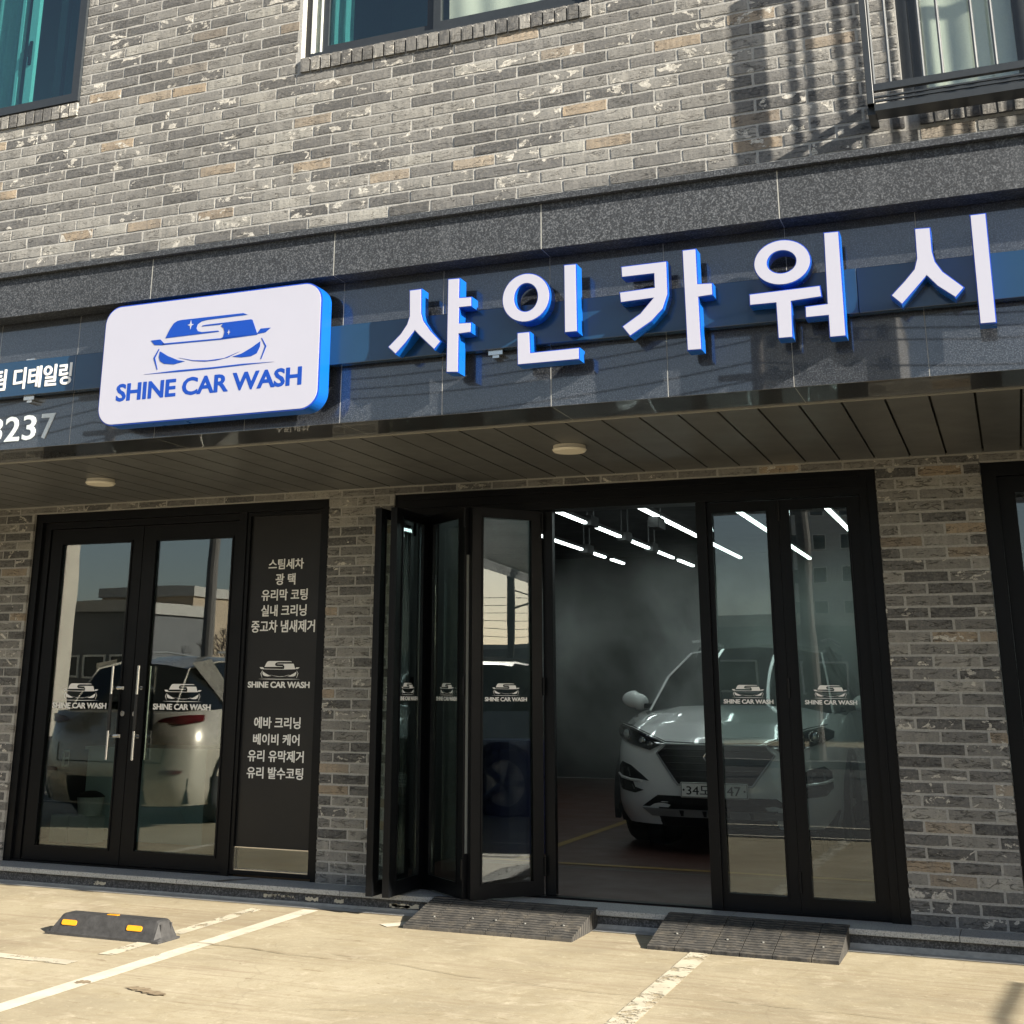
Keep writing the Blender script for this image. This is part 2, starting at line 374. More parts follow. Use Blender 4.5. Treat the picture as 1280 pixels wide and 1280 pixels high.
# ---------------------------------------------------------------- helpers
def obj(name, me, m_=None, parent=None, loc=None, label=None, kind=None):
    if isinstance(me, bmesh.types.BMesh):
        bm = me; me = bpy.data.meshes.new(name); bm.normal_update(); bm.to_mesh(me); bm.free()
    if m_ is not None and not me.materials: me.materials.append(M[m_] if isinstance(m_, str) else m_)
    o = bpy.data.objects.new(name, me); COL.objects.link(o)
    if parent is not None:
        o.parent = parent
    if loc is not None: o.location = loc
    if label: o['label'] = label
    if kind: o['kind'] = kind
    return o
def thing(name, label, cat, loc=(0, 0, 0), group=None, rotz=0.0):
    o = bpy.data.objects.new(name, None); COL.objects.link(o); o.location = loc; o.rotation_euler = (0, 0, rotz)
    o.empty_display_size = 0.1
    o['label'] = label; o['category'] = cat
    if group: o['group'] = group
    return o
def tag(o, label, cat, group=None):
    o['label'] = label; o['category'] = cat
    if group: o['group'] = group
    return o
def nb(): return bmesh.new()
def box(bm, x0, x1, y0, y1, z0, z1, off=(0, 0, 0)):
    ox, oy, oz = off
    vs = [bm.verts.new((x - ox, y - oy, z - oz)) for x in (x0, x1) for y in (y0, y1) for z in (z0, z1)]
    for f in ((0, 1, 3, 2), (4, 6, 7, 5), (0, 4, 5, 1), (2, 3, 7, 6), (0, 2, 6, 4), (1, 5, 7, 3)):
        bm.faces.new([vs[i] for i in f])
    return bm
def bbox(x0, x1, y0, y1, z0, z1, off=(0, 0, 0), bev=0.0, seg=1):
    bm = box(nb(), x0, x1, y0, y1, z0, z1, off)
    if bev: bmesh.ops.bevel(bm, geom=bm.edges[:], offset=bev, segments=seg, affect='EDGES', profile=0.5)
    return bm
def tube(bm, pts, r, n=8, r1=None, cap=True):
    rings = []
    P = [Vector(p) for p in pts]
    for i, p in enumerate(P):
        d = (P[min(i + 1, len(P) - 1)] - P[max(i - 1, 0)]).normalized()
        a = d.orthogonal().normalized() if i == 0 else (pa - d * pa.dot(d)).normalized()
        pa = a; b_ = d.cross(a)
        rr = r if r1 is None else r + (r1 - r) * i / (len(P) - 1)
        rings.append([bm.verts.new(p + (a * math.cos(t) + b_ * math.sin(t)) * rr) for t in [2 * math.pi * j / n for j in range(n)]])
    for u, v in zip(rings, rings[1:]):
        for j in range(n): bm.faces.new((u[j], u[(j + 1) % n], v[(j + 1) % n], v[j]))
    if cap: bm.faces.new(rings[0][::-1]); bm.faces.new(rings[-1])
    return bm
def area2(p): return sum(p[i][0] * p[(i + 1) % len(p)][1] - p[(i + 1) % len(p)][0] * p[i][1] for i in range(len(p))) / 2
def inset(p, d):
    s = 1 if area2(p) > 0 else -1; n = len(p); out = []
    for i in range(n):
        a, b_, c = Vector(p[i - 1]), Vector(p[i]), Vector(p[(i + 1) % n])
        u = (b_ - a).normalized(); v = (c - b_).normalized()
        nu = Vector((-u.y, u.x)) * s; nv = Vector((-v.y, v.x)) * s
        mm = nu + nv
        if mm.length < 1e-6: mm = nu
        mm = mm / max(0.35, mm.dot(nu)) if mm.dot(nu) > 0 else nu
        out.append(tuple(b_ + mm * d))
    return out
def prism(bm, p, y0, y1, off=(0, 0, 0)):
    """extrude an XZ polygon from y0 (front) to y1 (back)"""
    if area2(p) < 0: p = p[::-1]
    ox, oy, oz = off
    f = [bm.verts.new((x - ox, y0 - oy, z - oz)) for x, z in p]; b_ = [bm.verts.new((x - ox, y1 - oy, z - oz)) for x, z in p]
    tris = tessellate_polygon([[Vector((x, z, 0)) for x, z in p]])
    for t in tris:
        a = [p[i] for i in t]
        tt = list(t) if area2(a) > 0 else list(t)[::-1]
        try: bm.faces.new([f[i] for i in tt]); bm.faces.new([b_[i] for i in tt[::-1]])
        except ValueError: pass
    n = len(p)
    for i in range(n): bm.faces.new((f[i], b_[i], b_[(i + 1) % n], f[(i + 1) % n]))
    return bm
def ringprism(bm, o, i, y0, y1, off=(0, 0, 0), n=40):
    ox, oy, oz = off
    def r(e, y): return [bm.verts.new((e[0] + e[2] * math.cos(t) - ox, y - oy, e[1] + e[3] * math.sin(t) - oz)) for t in [2 * math.pi * j / n for j in range(n)]]
    a, b_, c, d = r(o, y0), r(o, y1), r(i, y0), r(i, y1)
    for j in range(n):
        k2 = (j + 1) % n
        bm.faces.new((a[j], a[k2], c[k2], c[j])); bm.faces.new((a[j], b_[j], b_[k2], a[k2]))
        bm.faces.new((c[k2], d[k2], d[j], c[j])); bm.faces.new((b_[k2], b_[j], d[j], d[k2]))
    return bm
def text_mesh(body, bold=0.0, depth=0.0, spacing=1.0):
    cu = bpy.data.curves.new('txt', 'FONT'); cu.body = body; cu.size = 1.0; cu.offset = bold; cu.extrude = depth
    cu.resolution_u = 3; cu.space_character = spacing
    to = bpy.data.objects.new('txt', cu); COL.objects.link(to)
    dg = bpy.context.evaluated_depsgraph_get(); dg.update()
    me = bpy.data.meshes.new_from_object(to.evaluated_get(dg))
    bpy.data.objects.remove(to); bpy.data.curves.remove(cu)
    return me
def text_part(name, body, cx, cz, wdt, hgt, y, m_, parent, bold=0.02, spacing=1.0, dep=0.0005, off=(0, 0, 0), fat=0.016):
    me = text_mesh(body, bold, 0.5, spacing)
    xs = [v.co.x for v in me.vertices]; ys = [v.co.y for v in me.vertices]
    x0, x1, y0, y1 = min(xs), max(xs), min(ys), max(ys)
    for v in me.vertices:
        x, yy, zz = v.co
        v.co = ((x - (x0 + x1) / 2) / (x1 - x0) * wdt + cx - off[0], y - zz * dep * 2 - dep - off[1], (yy - (y0 + y1) / 2) / (y1 - y0) * hgt + cz - off[2])
    me.materials.clear(); me.update()
    if fat:
        bb = nb(); d = fat * hgt
        for i, (dx, dz) in enumerate(((0, 0), (-d, 0), (d, 0), (0, -d * .6), (0, d * .6))):
            n0 = len(bb.verts); bb.from_mesh(me); bb.verts.ensure_lookup_table()
            for v in bb.verts[n0:]: v.co += Vector((dx, -.00006 * i, dz))
        bb.to_mesh(me); bb.free()
    return obj(name, me, m_, parent)
LOGO = {"left":[[-0.2925,0.1155],[-0.2685,0.1625],[-0.2455,0.1935],[-0.2235,0.2045],[-0.1965,0.2075],[0.1985,0.2045],[0.2265,0.1925],[-0.0265,0.1905],[-0.0635,0.1855],[-0.0885,0.1715],[-0.0955,0.1505],[-0.0855,0.1325],[-0.0585,0.1245],[0.0465,0.1225],[0.0515,0.1155],[-0.2925,0.1125]],"right":[[0.0735,0.1595],[0.0555,0.1545],[-0.0615,0.1565],[-0.0575,0.1615],[-0.0285,0.1635],[0.2495,0.1645],[0.2585,0.1605],[0.2925,0.0805],[0.0615,0.0745],[0.0795,0.0835],[0.0865,0.1105],[0.0795,0.1325],[0.0625,0.1455]],"line":[[-0.3125,0.0845],[0.0615,0.0775],[0.2925,0.0805],[0.2935,0.0745],[0.0625,0.0695],[-0.3055,0.0755]],"wingL":[[-0.3885,0.1085],[-0.3275,0.1095],[-0.2965,0.0805],[-0.3055,0.0745],[-0.3625,0.0805]],"wingR":[[0.2905,0.0785],[0.3125,0.1065],[0.3745,0.1055],[0.3435,0.0825]],"smile":[[-0.1975,-0.0065],[-0.1025,-0.0295],[-0.0095,-0.0385],[0.0935,-0.0355],[0.1905,-0.0075],[0.1185,-0.0345],[0.0465,-0.0435],[-0.0275,-0.0435],[-0.1015,-0.0335]],"headL":[[-0.3235,0.0415],[-0.2675,0.0085],[-0.2025,-0.0195],[-0.1555,-0.0305],[-0.2255,-0.0415],[-0.2895,-0.0325],[-0.3165,-0.0165],[-0.3285,0.0085]],"headR":[[0.3145,0.0365],[0.3135,0.0075],[0.2965,-0.0275],[0.2625,-0.0405],[0.2025,-0.0415],[0.1455,-0.0325],[0.2015,-0.0205],[0.2595,0.0055]],"brL":[[-0.3325,0.0565],[-0.3635,0.0065],[-0.3345,-0.0615],[-0.3305,-0.0615],[-0.3525,0.0055],[-0.3285,0.0525]],"brR":[[0.3195,0.0535],[0.3445,0.0075],[0.3205,-0.0615],[0.3255,-0.0625],[0.3535,0.0065],[0.3235,0.0545]],"under":[[-0.4185,-0.0815],[-0.1975,-0.0765],[0.0245,-0.0795],[0.2165,-0.0775],[0.4035,-0.0835],[0.2175,-0.0855],[0.0255,-0.0885],[-0.1965,-0.0865]]}
def logo(parent, cx, cz, wdt, y, m_, name='logo', off=(0, 0, 0), dep=0.0015, two=False):
    """emblem and lettering; cx,cz = centre of the whole mark, wdt = width of the lettering"""
    s = wdt / 1.17
    bm = nb()
    ez = cz + 0.005 * s
    for kx, p in LOGO.items():
        prism(bm, [(cx + x * s, ez + z * s) for x, z in p], y - dep, y, off)
    o = obj(name, bm, m_, parent)
    t = text_part('lettering', 'SHINE CAR WASH', cx - 0.011 * s, ez - 0.172 * s, wdt, 0.098 * s, y, m_, parent, 0.02, 0.98, dep, off, 0.022)
    return o, t

# ================================================================ ground and setting
G = -0.1
bm = nb(); v_ = [bm.verts.new(p) for p in ((-400, -400, G), (400, -400, G), (400, 60, G), (-400, 60, G))]; bm.faces.new(v_)
obj('ground', bm, 'ground', kind='structure')
bm = nb(); v_ = [bm.verts.new(p) for p in ((-400, -27, G + .004), (400, -27, G + .004), (400, -4.9, G + .004), (-400, -4.9, G + .004))]; bm.faces.new(v_)
obj('road', bm, 'asphalt', kind='structure')
obj('kerb', bbox(-60, 60, -17, -16.8, G + .005, G + .13), 'kerb', kind='structure')
marks = thing('parking_marking', 'worn white parking bay lines painted on the beige concrete yard', 'road marking', (-3.4, -2, G))
def flat(pts, name, m_, z):
    b2 = nb(); n = len(pts)
    f = b2.faces.new([b2.verts.new((x + 3.4, y + 2, z - G)) for x, y in pts]); return obj(name, b2, m_, marks)
def stripe(x0, y0, x1, y1, w0, name='bay_line', m_='paint_white', z=G + .003):
    d = Vector((x1 - x0, y1 - y0)).normalized(); n_ = Vector((-d.y, d.x)) * w0 / 2
    return flat([(x0 + n_.x, y0 + n_.y), (x0 - n_.x, y0 - n_.y), (x1 - n_.x, y1 - n_.y), (x1 + n_.x, y1 + n_.y)], name, m_, z)
stripe(-3.39, -4.9, -3.47, -.36, .105)
stripe(-3.73, -2.0, -3.79, -.42, .09, m_='paint_faded', z=G + .0035)
stripe(-4.75, -2.23, -3.75, -2.23, .09, m_='paint_faded')
stripe(-.93, -4.9, -1.0, -.45, .11, m_='paint_faded')
stripe(-5.9, -4.9, -5.95, -.42, .1); stripe(1.5, -4.9, 1.45, -.42, .1)
stripe(-30, -5.02, 30, -5.02, .07, 'edge_line', 'paint_white', G + .008); stripe(-30, -6.05, 30, -6.05, .09, 'edge_line', 'paint_white', G + .008)
stripe(-9, -.285, 3.5, -.27, .075, 'wall_line', 'paint_strip')
stripe(-2.83, -.66, -2.70, -.50, .1, 'paint_patch', 'paint_white', G + .0035)
# threshold step: granite slabs over a dark riser
step = thing('entrance_step', 'low grey granite step along the foot of the shopfront', 'step', (-2, -.1, G))
SO = (-2, -.1, G)
obj('riser', bbox(-12, 6, -.195, .02, G, -.03, SO), 'riser', step)
x = -9.35
rs = random.Random(3)
while x < 4.5:
    obj('granite_slab', bbox(x + .0015, x + 1.1985, -.222, .05, -.03, 0.0, SO, bev=.003), 'granite_step', step); x += 1.2
bm = nb()
for i in range(9):
    a = rs.uniform(-6.1, -2.6); l = rs.uniform(.06, .2); q = []
    for s_ in range(9): q.append((a + l * s_ / 8, G + .022 + rs.uniform(0, .010)))
    for s_ in range(8, -1, -1): q.append((a + l * s_ / 8, -.048 - rs.uniform(0, .014)))
    prism(bm, q, -.1985, -.1945, SO)
obj('cement_fillet', (lambda b2: ([b2.faces.new([b2.verts.new((x_ + 2, y_ + .1, z_ - G)) for x_, y_, z_ in q]) for q in (
    ((-7, -.196, -.092), (6, -.196, -.058), (6, -.275, -.0965), (-7, -.24, -.0965)), ((6, -.196, -.058), (6, -.196, -.1), (6, -.275, -.1), (6, -.275, -.0965)))], b2)[1])(nb()), 'cement', step)
obj('lime_residue', bm, 'paint_faded', step, kind='stuff')

# ================================================================ brick walls
BV = []
def brick_variants(L, H, D, n, rr):
    out = []
    for k in range(n):
        b2 = nb(); nx, nz = 5, 2
        g = {}
        for i in range(nx + 1):
            for j in range(nz + 1):
                edge = i in (0, nx) or j in (0, nz)
                y = rr.uniform(-.0030, -.0008) if not edge else rr.uniform(-.0018, -.0002)
                jx = rr.uniform(-.003, .003) if 0 < i < nx else rr.uniform(-.0015, .0015)
                jz = rr.uniform(-.0025, .0025) if 0 < j < nz else rr.uniform(-.0018, .0018)
                g[i, j] = b2.verts.new((-L / 2 + L * i / nx + jx, y, -H / 2 + H * j / nz + jz))
        for i in range(nx):
            for j in range(nz):
                b2.faces.new((g[i, j], g[i + 1, j], g[i + 1, j + 1], g[i, j + 1]))
        bk = [b2.verts.new((sx * L / 2, D, sz * H / 2)) for sx, sz in ((-1, -1), (1, -1), (1, 1), (-1, 1))]
        b2.faces.new([g[i, 0] for i in range(nx, -1, -1)] + [bk[0], bk[1]])
        b2.faces.new([g[i, nz] for i in range(nx + 1)] + [bk[2], bk[3]])
        b2.faces.new([g[nx, j] for j in range(nz, -1, -1)] + [bk[1], bk[2]])
        b2.faces.new([g[0, j] for j in range(nz + 1)] + [bk[3], bk[0]])
        me = bpy.data.meshes.new('brick'); b2.to_mesh(me); b2.free(); me.materials.append(M['brick']); out.append(me)
    return out
rb = random.Random(11)
V_full = brick_variants(.236, .0535, .02, 9, rb)
V_half = brick_variants(.115, .0535, .02, 5, rb)
V_up = brick_variants(.236, .0555, .02, 9, rb)
V_uph = brick_variants(.115, .0555, .02, 5, rb)
V_sold = brick_variants(.0575, .086, .05, 5, rb)
CAMP = Vector((0.652666, -7.837478, 1.189695))
def lay(wall, P, cells, n_single=300):
    """cells: (x, y, z, variants, sx); the ones nearest the camera become objects, the rest one stuff part"""
    vis = sorted(cells, key=lambda c: (not c[5], (Vector(c[:3]) - CAMP).length))
    bm2 = nb()
    for i, c in enumerate(vis):
        x, y, z, va, sx, _ = c
        me = rb.choice(va)
        if i < n_single:
            o = bpy.data.objects.new('brick', me); COL.objects.link(o); o.parent = wall
            o.location = (x - P[0], y + rb.uniform(-.0012, .0006) - P[1], z - P[2]); o.scale = (sx, 1, 1)
            o.rotation_euler = (0, rb.uniform(-.003, .003), rb.uniform(-.006, .006))
        else:
            n0 = len(bm2.verts); bm2.from_mesh(me); bm2.verts.ensure_lookup_table()
            dy = rb.uniform(-.0012, .0006)
            for v in bm2.verts[n0:]: v.co = Vector((v.co.x * sx + x - P[0], v.co.y + y + dy - P[1], v.co.z + z - P[2]))
    if len(bm2.verts): 
        for f in bm2.faces: f.material_index = 0
        obj('brickwork', bm2, 'brick', wall, kind='stuff')
    else: bm2.free()
def courses(x0, x1, zc, phase, y, va, vh, holes=(), pitch=.25, seen=lambda x, z: True, gap=.014):
    out = []
    for r, (z, ph) in enumerate(zc):
        hs = [(a, b_) for a, b_, c, d in holes if c - .02 < z < d + .02]
        segs = [(x0, x1)]
        for a, b_ in hs:
            ns = []
            for s, e in segs:
                if b_ <= s or a >= e: ns.append((s, e)); continue
                if a > s: ns.append((s, a))
                if b_ < e: ns.append((b_, e))
            segs = ns
        k = math.floor((x0 - ph) / pitch) - 1
        while ph + k * pitch < x1:
            a, b_ = ph + k * pitch + gap / 2, ph + (k + 1) * pitch - gap / 2
            for s, e in segs:
                aa, bb = max(a, s), min(b_, e)
                l = bb - aa
                if l > .03:
                    full = l > .15
                    out.append(((aa + bb) / 2, y, z, va if full else vh, l / (.236 if full else .115), seen((aa + bb) / 2, z)))
            k += 1
    return out
# --- upper wall
YW = -1.98
wu = thing('brick_wall', 'sunlit upper brick wall of mixed grey and tan bricks above the granite band', 'wall', (-2, YW, 3.6), None)
WP = (-2, YW, 3.6)
W1 = (-7.4, -4.46, 4.757, 6.6); W2 = (-2.862, -1.10, 4.742, 6.2); W3 = (.432, 3.2, 3.842, 5.6)
bm = nb()
def wallrect(b2, x0, x1, z0, z1, y0=YW + .0015, y1=YW + .3): box(b2, x0, x1, y0, y1, z0, z1, WP)
xs = [-12, W1[0], W1[1], W2[0], W2[1], W3[0], W3[1], 8]
wallrect(bm, -12, W1[0], 3.4, 9.5); wallrect(bm, W1[0], W1[1], 3.4, W1[2]); wallrect(bm, W1[0], W1[1], W1[3], 9.5)
wallrect(bm, W1[1], W2[0], 3.4, 9.5); wallrect(bm, W2[0], W2[1], 3.4, W2[2]); wallrect(bm, W2[0], W2[1], W2[3], 9.5)
wallrect(bm, W2[1], W3[0], 3.4, 9.5); wallrect(bm, W3[0], W3[1], 3.4, W3[2]); wallrect(bm, W3[0], W3[1], W3[3], 9.5)
wallrect(bm, W3[1], 16, 3.4, 9.5)
obj('mortar', bm, 'mortar', wu, kind='stuff')
def seen_up(x, z):
    top = 4.296 + (0.999 - x) * (5.642 - 4.296) / 6.22 + .0
    return -5.15 < x < 1.0 and 3.6 < z < top
zc = []
k = 0
while 3.635 + .07 * k < 7.0:
    ph = (-2.634 if k % 2 == 1 else -2.509) + .004 * math.sin(k * 2.1)
    zc.append((3.565 + .07 * k, ph)); k += 1
holes = [(W1[0] - .0, W1[1] + .005, 4.655, 6.7), (W2[0] - .02, W2[1] + .02, 4.655, 6.3), (W3[0] - .005, W3[1], 3.745, 5.7)]
cells = courses(-8.6, 2.6, zc, 0, YW, V_up, V_uph, holes, .25, seen_up)
cells = [c for c in cells if c[2] < 6.4]
for (a, b_, zt) in ((W1[0] + 1.5, W1[1], 4.748), (W2[0] - .012, W2[1] + .014, 4.738), (W3[0] - .0, 2.4, 3.838)):
    n = int((b_ - a) / .0682); 
    for i in range(n):
        x = b_ - .034 - i * .0682
        cells.append((x, YW - .014, zt - .0455, V_sold, 1.0, seen_up(x, zt - .05)))
# keep soldiers among the single bricks
cells.sort(key=lambda c: c[3] is not V_sold)
lay(wu, WP, cells)
# reveals (brick returns) of the middle and right windows
def reveal(x, z0, z1, sgn):
    z = z0 + .035
    b2 = nb(); i = 0
    while z < z1:
        bx = box(b2, min(x, x + sgn * .02), max(x, x + sgn * .02), YW + .004, YW + .085, z - .03, z + .03, WP); z += .07
    obj('reveal_brickwork', b2, 'brick', wu, kind='stuff')
reveal(W2[0] - .022, 4.75, 6.1, 1); reveal(W3[0] - .022, 3.85, 5.5, 1)

# --- ground floor piers and lintel course
def pier(name, lab, x0, x1, ph, cat='brick pier', zt=2.545, ret=False):
    P = ((x0 + x1) / 2, 0, 0)
    t = thing(name, lab, cat, P, 'brick piers between the shopfront openings')
    obj('mortar', bbox(x0 + .003, x1 - .003, .0018, .3, 0, zt, P), 'mortar', t)
    zz = [(2.477 + .067 * (1 - i) - .0335, ph + (.125 if i % 2 else 0)) for i in range(0, 38)]
    cs = courses(x0, x1, [z for z in zz if z[0] > .03], 0, 0, V_full, V_half, (), .25)
    lay(t, P, cs, 300); return t
pier('brick_pier', 'narrow brick pier between the black lettered panel and the folding doors', -3.645, -3.142, -3.55)
pier('brick_pier', 'wide brick pier right of the folding doors', 0, .578, .108)
pier('brick_pier', 'shaded brick pier at the left edge beside the glass double door', -9.6, -6.215, -6.36)
pier('brick_pier', 'brick pier beyond the right edge of the view', 3.4, 5.0, 3.4)
li = thing('brick_lintel', 'thin strip of brick running over the door frames just under the soffit', 'lintel', (-2, 0, 2.48))
LP = (-2, 0, 2.48)
bm = nb()
for a, b_ in ((-6.215, -3.645), (-3.142, 0), (.578, 3.4)): box(bm, a, b_, .0018, .3, 2.478, 2.56, LP)
obj('mortar', bm, 'mortar', li, kind='stuff')
cs = []
for a, b_ in ((-6.215, -3.645), (-3.142, 0), (.578, 2.6)): cs += courses(a, b_, [(2.5115, a - .04)], 0, 0, V_full, V_half, (), .25)
lay(li, LP, cs)

# ================================================================ granite canopy fascia, coping, soffit
fa = thing('granite_canopy', 'dark granite clad canopy running across the building above the shopfront', 'canopy', (-2, -2.05, 2.53))
FP = (-2, -2.05, 2.53)
obj('coping', bbox(-12, 16, -2.21, -1.97, 3.541, 3.575, FP, bev=.002), 'granite_rough', fa)
for i in range(-8, 14):
    x0 = -.147 + 1.1655 * i; obj('band_slab', bbox(x0 + .0025, x0 + 1.163, -2.18, -2.03, 3.30, 3.5405, FP, bev=.0015), 'granite_rough', fa)
for i in range(-14, 27):
    x0 = -.148 + .5825 * i
    obj('fascia_slab', bbox(x0 + .0012, x0 + .5813, -2.05, -2.02, 2.53, 3.299, FP, bev=.001), 'granite_polish', fa)
for i in range(-8, 14):
    x0 = -.147 + 1.1655 * i; obj('underside_slab', bbox(x0 + .0015, x0 + 1.164, -2.019, -1.705, 2.5302, 2.56, FP), 'granite_polish', fa)
obj('backing', bbox(-12, 16, -2.0185, -1.9, 2.57, 3.5, FP), 'seal', fa)
for i in range(-8, 6):
    x0 = -.147 + 1.1655 * i
    obj('joint', bbox(x0 - .0024, x0 + .0024, -2.1793, -2.03, 3.302, 3.54, FP), 'joint', fa); obj('joint', bbox(x0 - .0015, x0 + .0015, -2.018, -1.706, 2.5306, 2.55, FP), 'joint', fa)
for i in range(-14, 10):
    x0 = -.148 + .5825 * i; obj('joint', bbox(x0 - .0011, x0 + .0011, -2.0495, -2.025, 2.532, 3.298, FP), 'joint', fa)
obj('edge_trim', bbox(-12, 16, -1.704, -1.682, 2.524, 2.552, FP), 'trim', fa)
obj('roof_deck', bbox(-12, 16, -1.9, .3, 2.61, 2.8, FP), 'soffit_gap', fa)
sof = thing('soffit', 'bronze metal plank soffit under the granite canopy', 'soffit', (-2, -.9, 2.53))
SP = (-2, -.9, 2.53)
obj('soffit_backing', bbox(-12, 16, -1.68, .02, 2.562, 2.6, SP), 'soffit_gap', sof)
pl = nb()
xp = -.0
prof = [(-.0935, .018), (-.0935, 0), (.0935, 0), (.0935, .018)]
vs = []
for y in (-1.681, -.006):
    vs.append([pl.verts.new((a, y + .9, z)) for a, z in prof])
for j in range(3): pl.faces.new((vs[0][j], vs[0][j + 1], vs[1][j + 1], vs[1][j]))
pl.faces.new((vs[0][0], vs[0][3], vs[0][2], vs[0][1])); 
plm = bpy.data.meshes.new('soffit_plank'); pl.to_mesh(plm); pl.free(); plm.materials.append(M['soffit'])
for i in range(-34, 30):
    o = obj('soffit_plank', plm, None, sof); o.location = (.308 + .1985 * i + 2, 0, .002 + rb.uniform(-.0008, .0008))
    o.rotation_euler = (0, rb.uniform(-.004, .004), 0)
obj('wall_trim', bbox(-12, 6, -.012, .004, 2.524, 2.54, SP), 'trim', sof)
def soffit_lamp(x, y, lab):
    t = thing('ceiling_lamp', lab, 'ceiling lamp', (x, y, 2.53), 'round lamps under the soffit')
    b2 = nb(); tube(b2, [(0, 0, .0), (0, 0, -.022)], .092, 36); obj('lamp_body', b2, 'cream', t)
    b2 = nb(); tube(b2, [(0, 0, -.0215), (0, 0, -.029), (0, 0, -.034)], .098, 36, .088); obj('diffuser', b2, 'cream', t)
soffit_lamp(-1.555, -1.03, 'round cream lamp under the soffit above the folding doors')
soffit_lamp(-4.86, -.95, 'round cream lamp under the soffit above the glass double door')

# ================================================================ signs
S = {"sya":{"p":[[[-2.02,3.161],[-1.95,3.162],[-1.948,3.032],[-1.937,2.993],[-1.898,2.937],[-1.839,2.872],[-1.876,2.831],[-1.961,2.914],[-1.984,2.94],[-2.037,2.879],[-2.09,2.827],[-2.135,2.87],[-2.065,2.933],[-2.03,2.981],[-2.017,3.022]],[[-1.806,3.196],[-1.739,3.194],[-1.74,3.091],[-1.674,3.088],[-1.673,3.035],[-1.739,3.036],[-1.74,2.958],[-1.675,2.955],[-1.676,2.901],[-1.741,2.899],[-1.742,2.702],[-1.809,2.708]]],"o":[]},"in":{"p":[[[-1.19,3.196],[-1.125,3.194],[-1.124,2.849],[-1.191,2.85]],[[-1.434,2.876],[-1.367,2.876],[-1.363,2.77],[-1.116,2.772],[-1.117,2.711],[-1.433,2.712]]],"o":[[-1.387,3.05,0.125,0.126,-1.386,3.051,0.059,0.07]]},"ka":{"p":[[[-0.903,3.152],[-0.678,3.153],[-0.678,2.988],[-0.704,2.918],[-0.762,2.862],[-0.868,2.8],[-0.906,2.853],[-0.816,2.909],[-0.753,2.975],[-0.91,2.97],[-0.914,3.025],[-0.744,3.03],[-0.744,3.095],[-0.901,3.095]],[[-0.604,3.197],[-0.536,3.197],[-0.535,3.024],[-0.467,3.02],[-0.467,2.959],[-0.533,2.956],[-0.53,2.704],[-0.599,2.705]]],"o":[]},"wo":{"p":[[[-0.303,2.946],[0.016,2.952],[0.02,2.896],[-0.114,2.889],[-0.118,2.721],[-0.185,2.722],[-0.186,2.889],[-0.304,2.89]],[[0.045,3.199],[0.114,3.197],[0.111,2.705],[0.038,2.705],[0.039,2.806],[-0.06,2.806],[-0.058,2.861],[0.038,2.864]]],"o":[[-0.146,3.08,0.129,0.109,-0.148,3.082,0.063,0.052]]},"si":{"p":[[[0.433,3.166],[0.501,3.163],[0.5,3.052],[0.508,3.003],[0.534,2.955],[0.615,2.873],[0.574,2.829],[0.504,2.89],[0.466,2.94],[0.407,2.877],[0.354,2.822],[0.31,2.87],[0.371,2.93],[0.416,2.98],[0.43,3.026]],[[0.664,3.198],[0.732,3.198],[0.726,2.702],[0.658,2.703]]],"o":[]}}
fp = thing('fascia_panel', 'long dark blue metal band fixed to the polished granite behind the white letters', 'sign panel', (-2, -2.1, 2.83))
PP = (-2, -2.1, 2.83)
for a, b_ in ((-8.2, -4.176), (-4.174, -2.9), (-2.898, .165), (.167, 4.5)):
    obj('panel_section', bbox(a, b_, -2.12, -2.068, 2.83, 3.04, PP, bev=.002), 'panel_blue', fp)
for x in (-4.545, -1.625):
    b2 = box(nb(), x, x + .075, -2.10, -2.045, 2.805, 2.829, PP); box(b2, x + .02, x + .055, -2.094, -2.05, 2.79, 2.8045, PP)
    obj('mounting_bracket', b2, 'steel', fp, kind='stuff')
b2 = box(nb(), -4.56, -4.50, -2.095, -2.055, 3.041, 3.055, PP); obj('mounting_clip', b2, 'steel', fp)
text_part('lettering', '팀 디테일링', -4.478, 2.933, .565, .128, -2.1205, 'vinyl', fp, .012, 1.0, .0015, PP, .014)
ph = thing('phone_number', 'pale metal digits 3237 stuck on the polished granite left of the logo sign', 'number', (-4.56, -2.05, 2.58))
for ch, cx, wd in (('3', -4.772, .092), ('2', -4.648, .104), ('3', -4.524, .092), ('7', -4.388, .096)):
    text_part('digit', ch, cx, 2.651, wd, .146, -2.0505, 'digit', ph, .008, 1, .002, (-4.56, -2.05, 2.58), .012)
labs = dict(sya='blue edged white letter 샤, first of the large letters beside the logo sign', **{'in': 'blue edged white letter 인, second of the large letters, with a ring at its top left'},
            ka='blue edged white letter 카, in the middle of the row of large letters', wo='blue edged white letter 워, with a ring over a T shape, fourth of the large letters',
            si='blue edged white letter 시, last of the large letters at the right end')
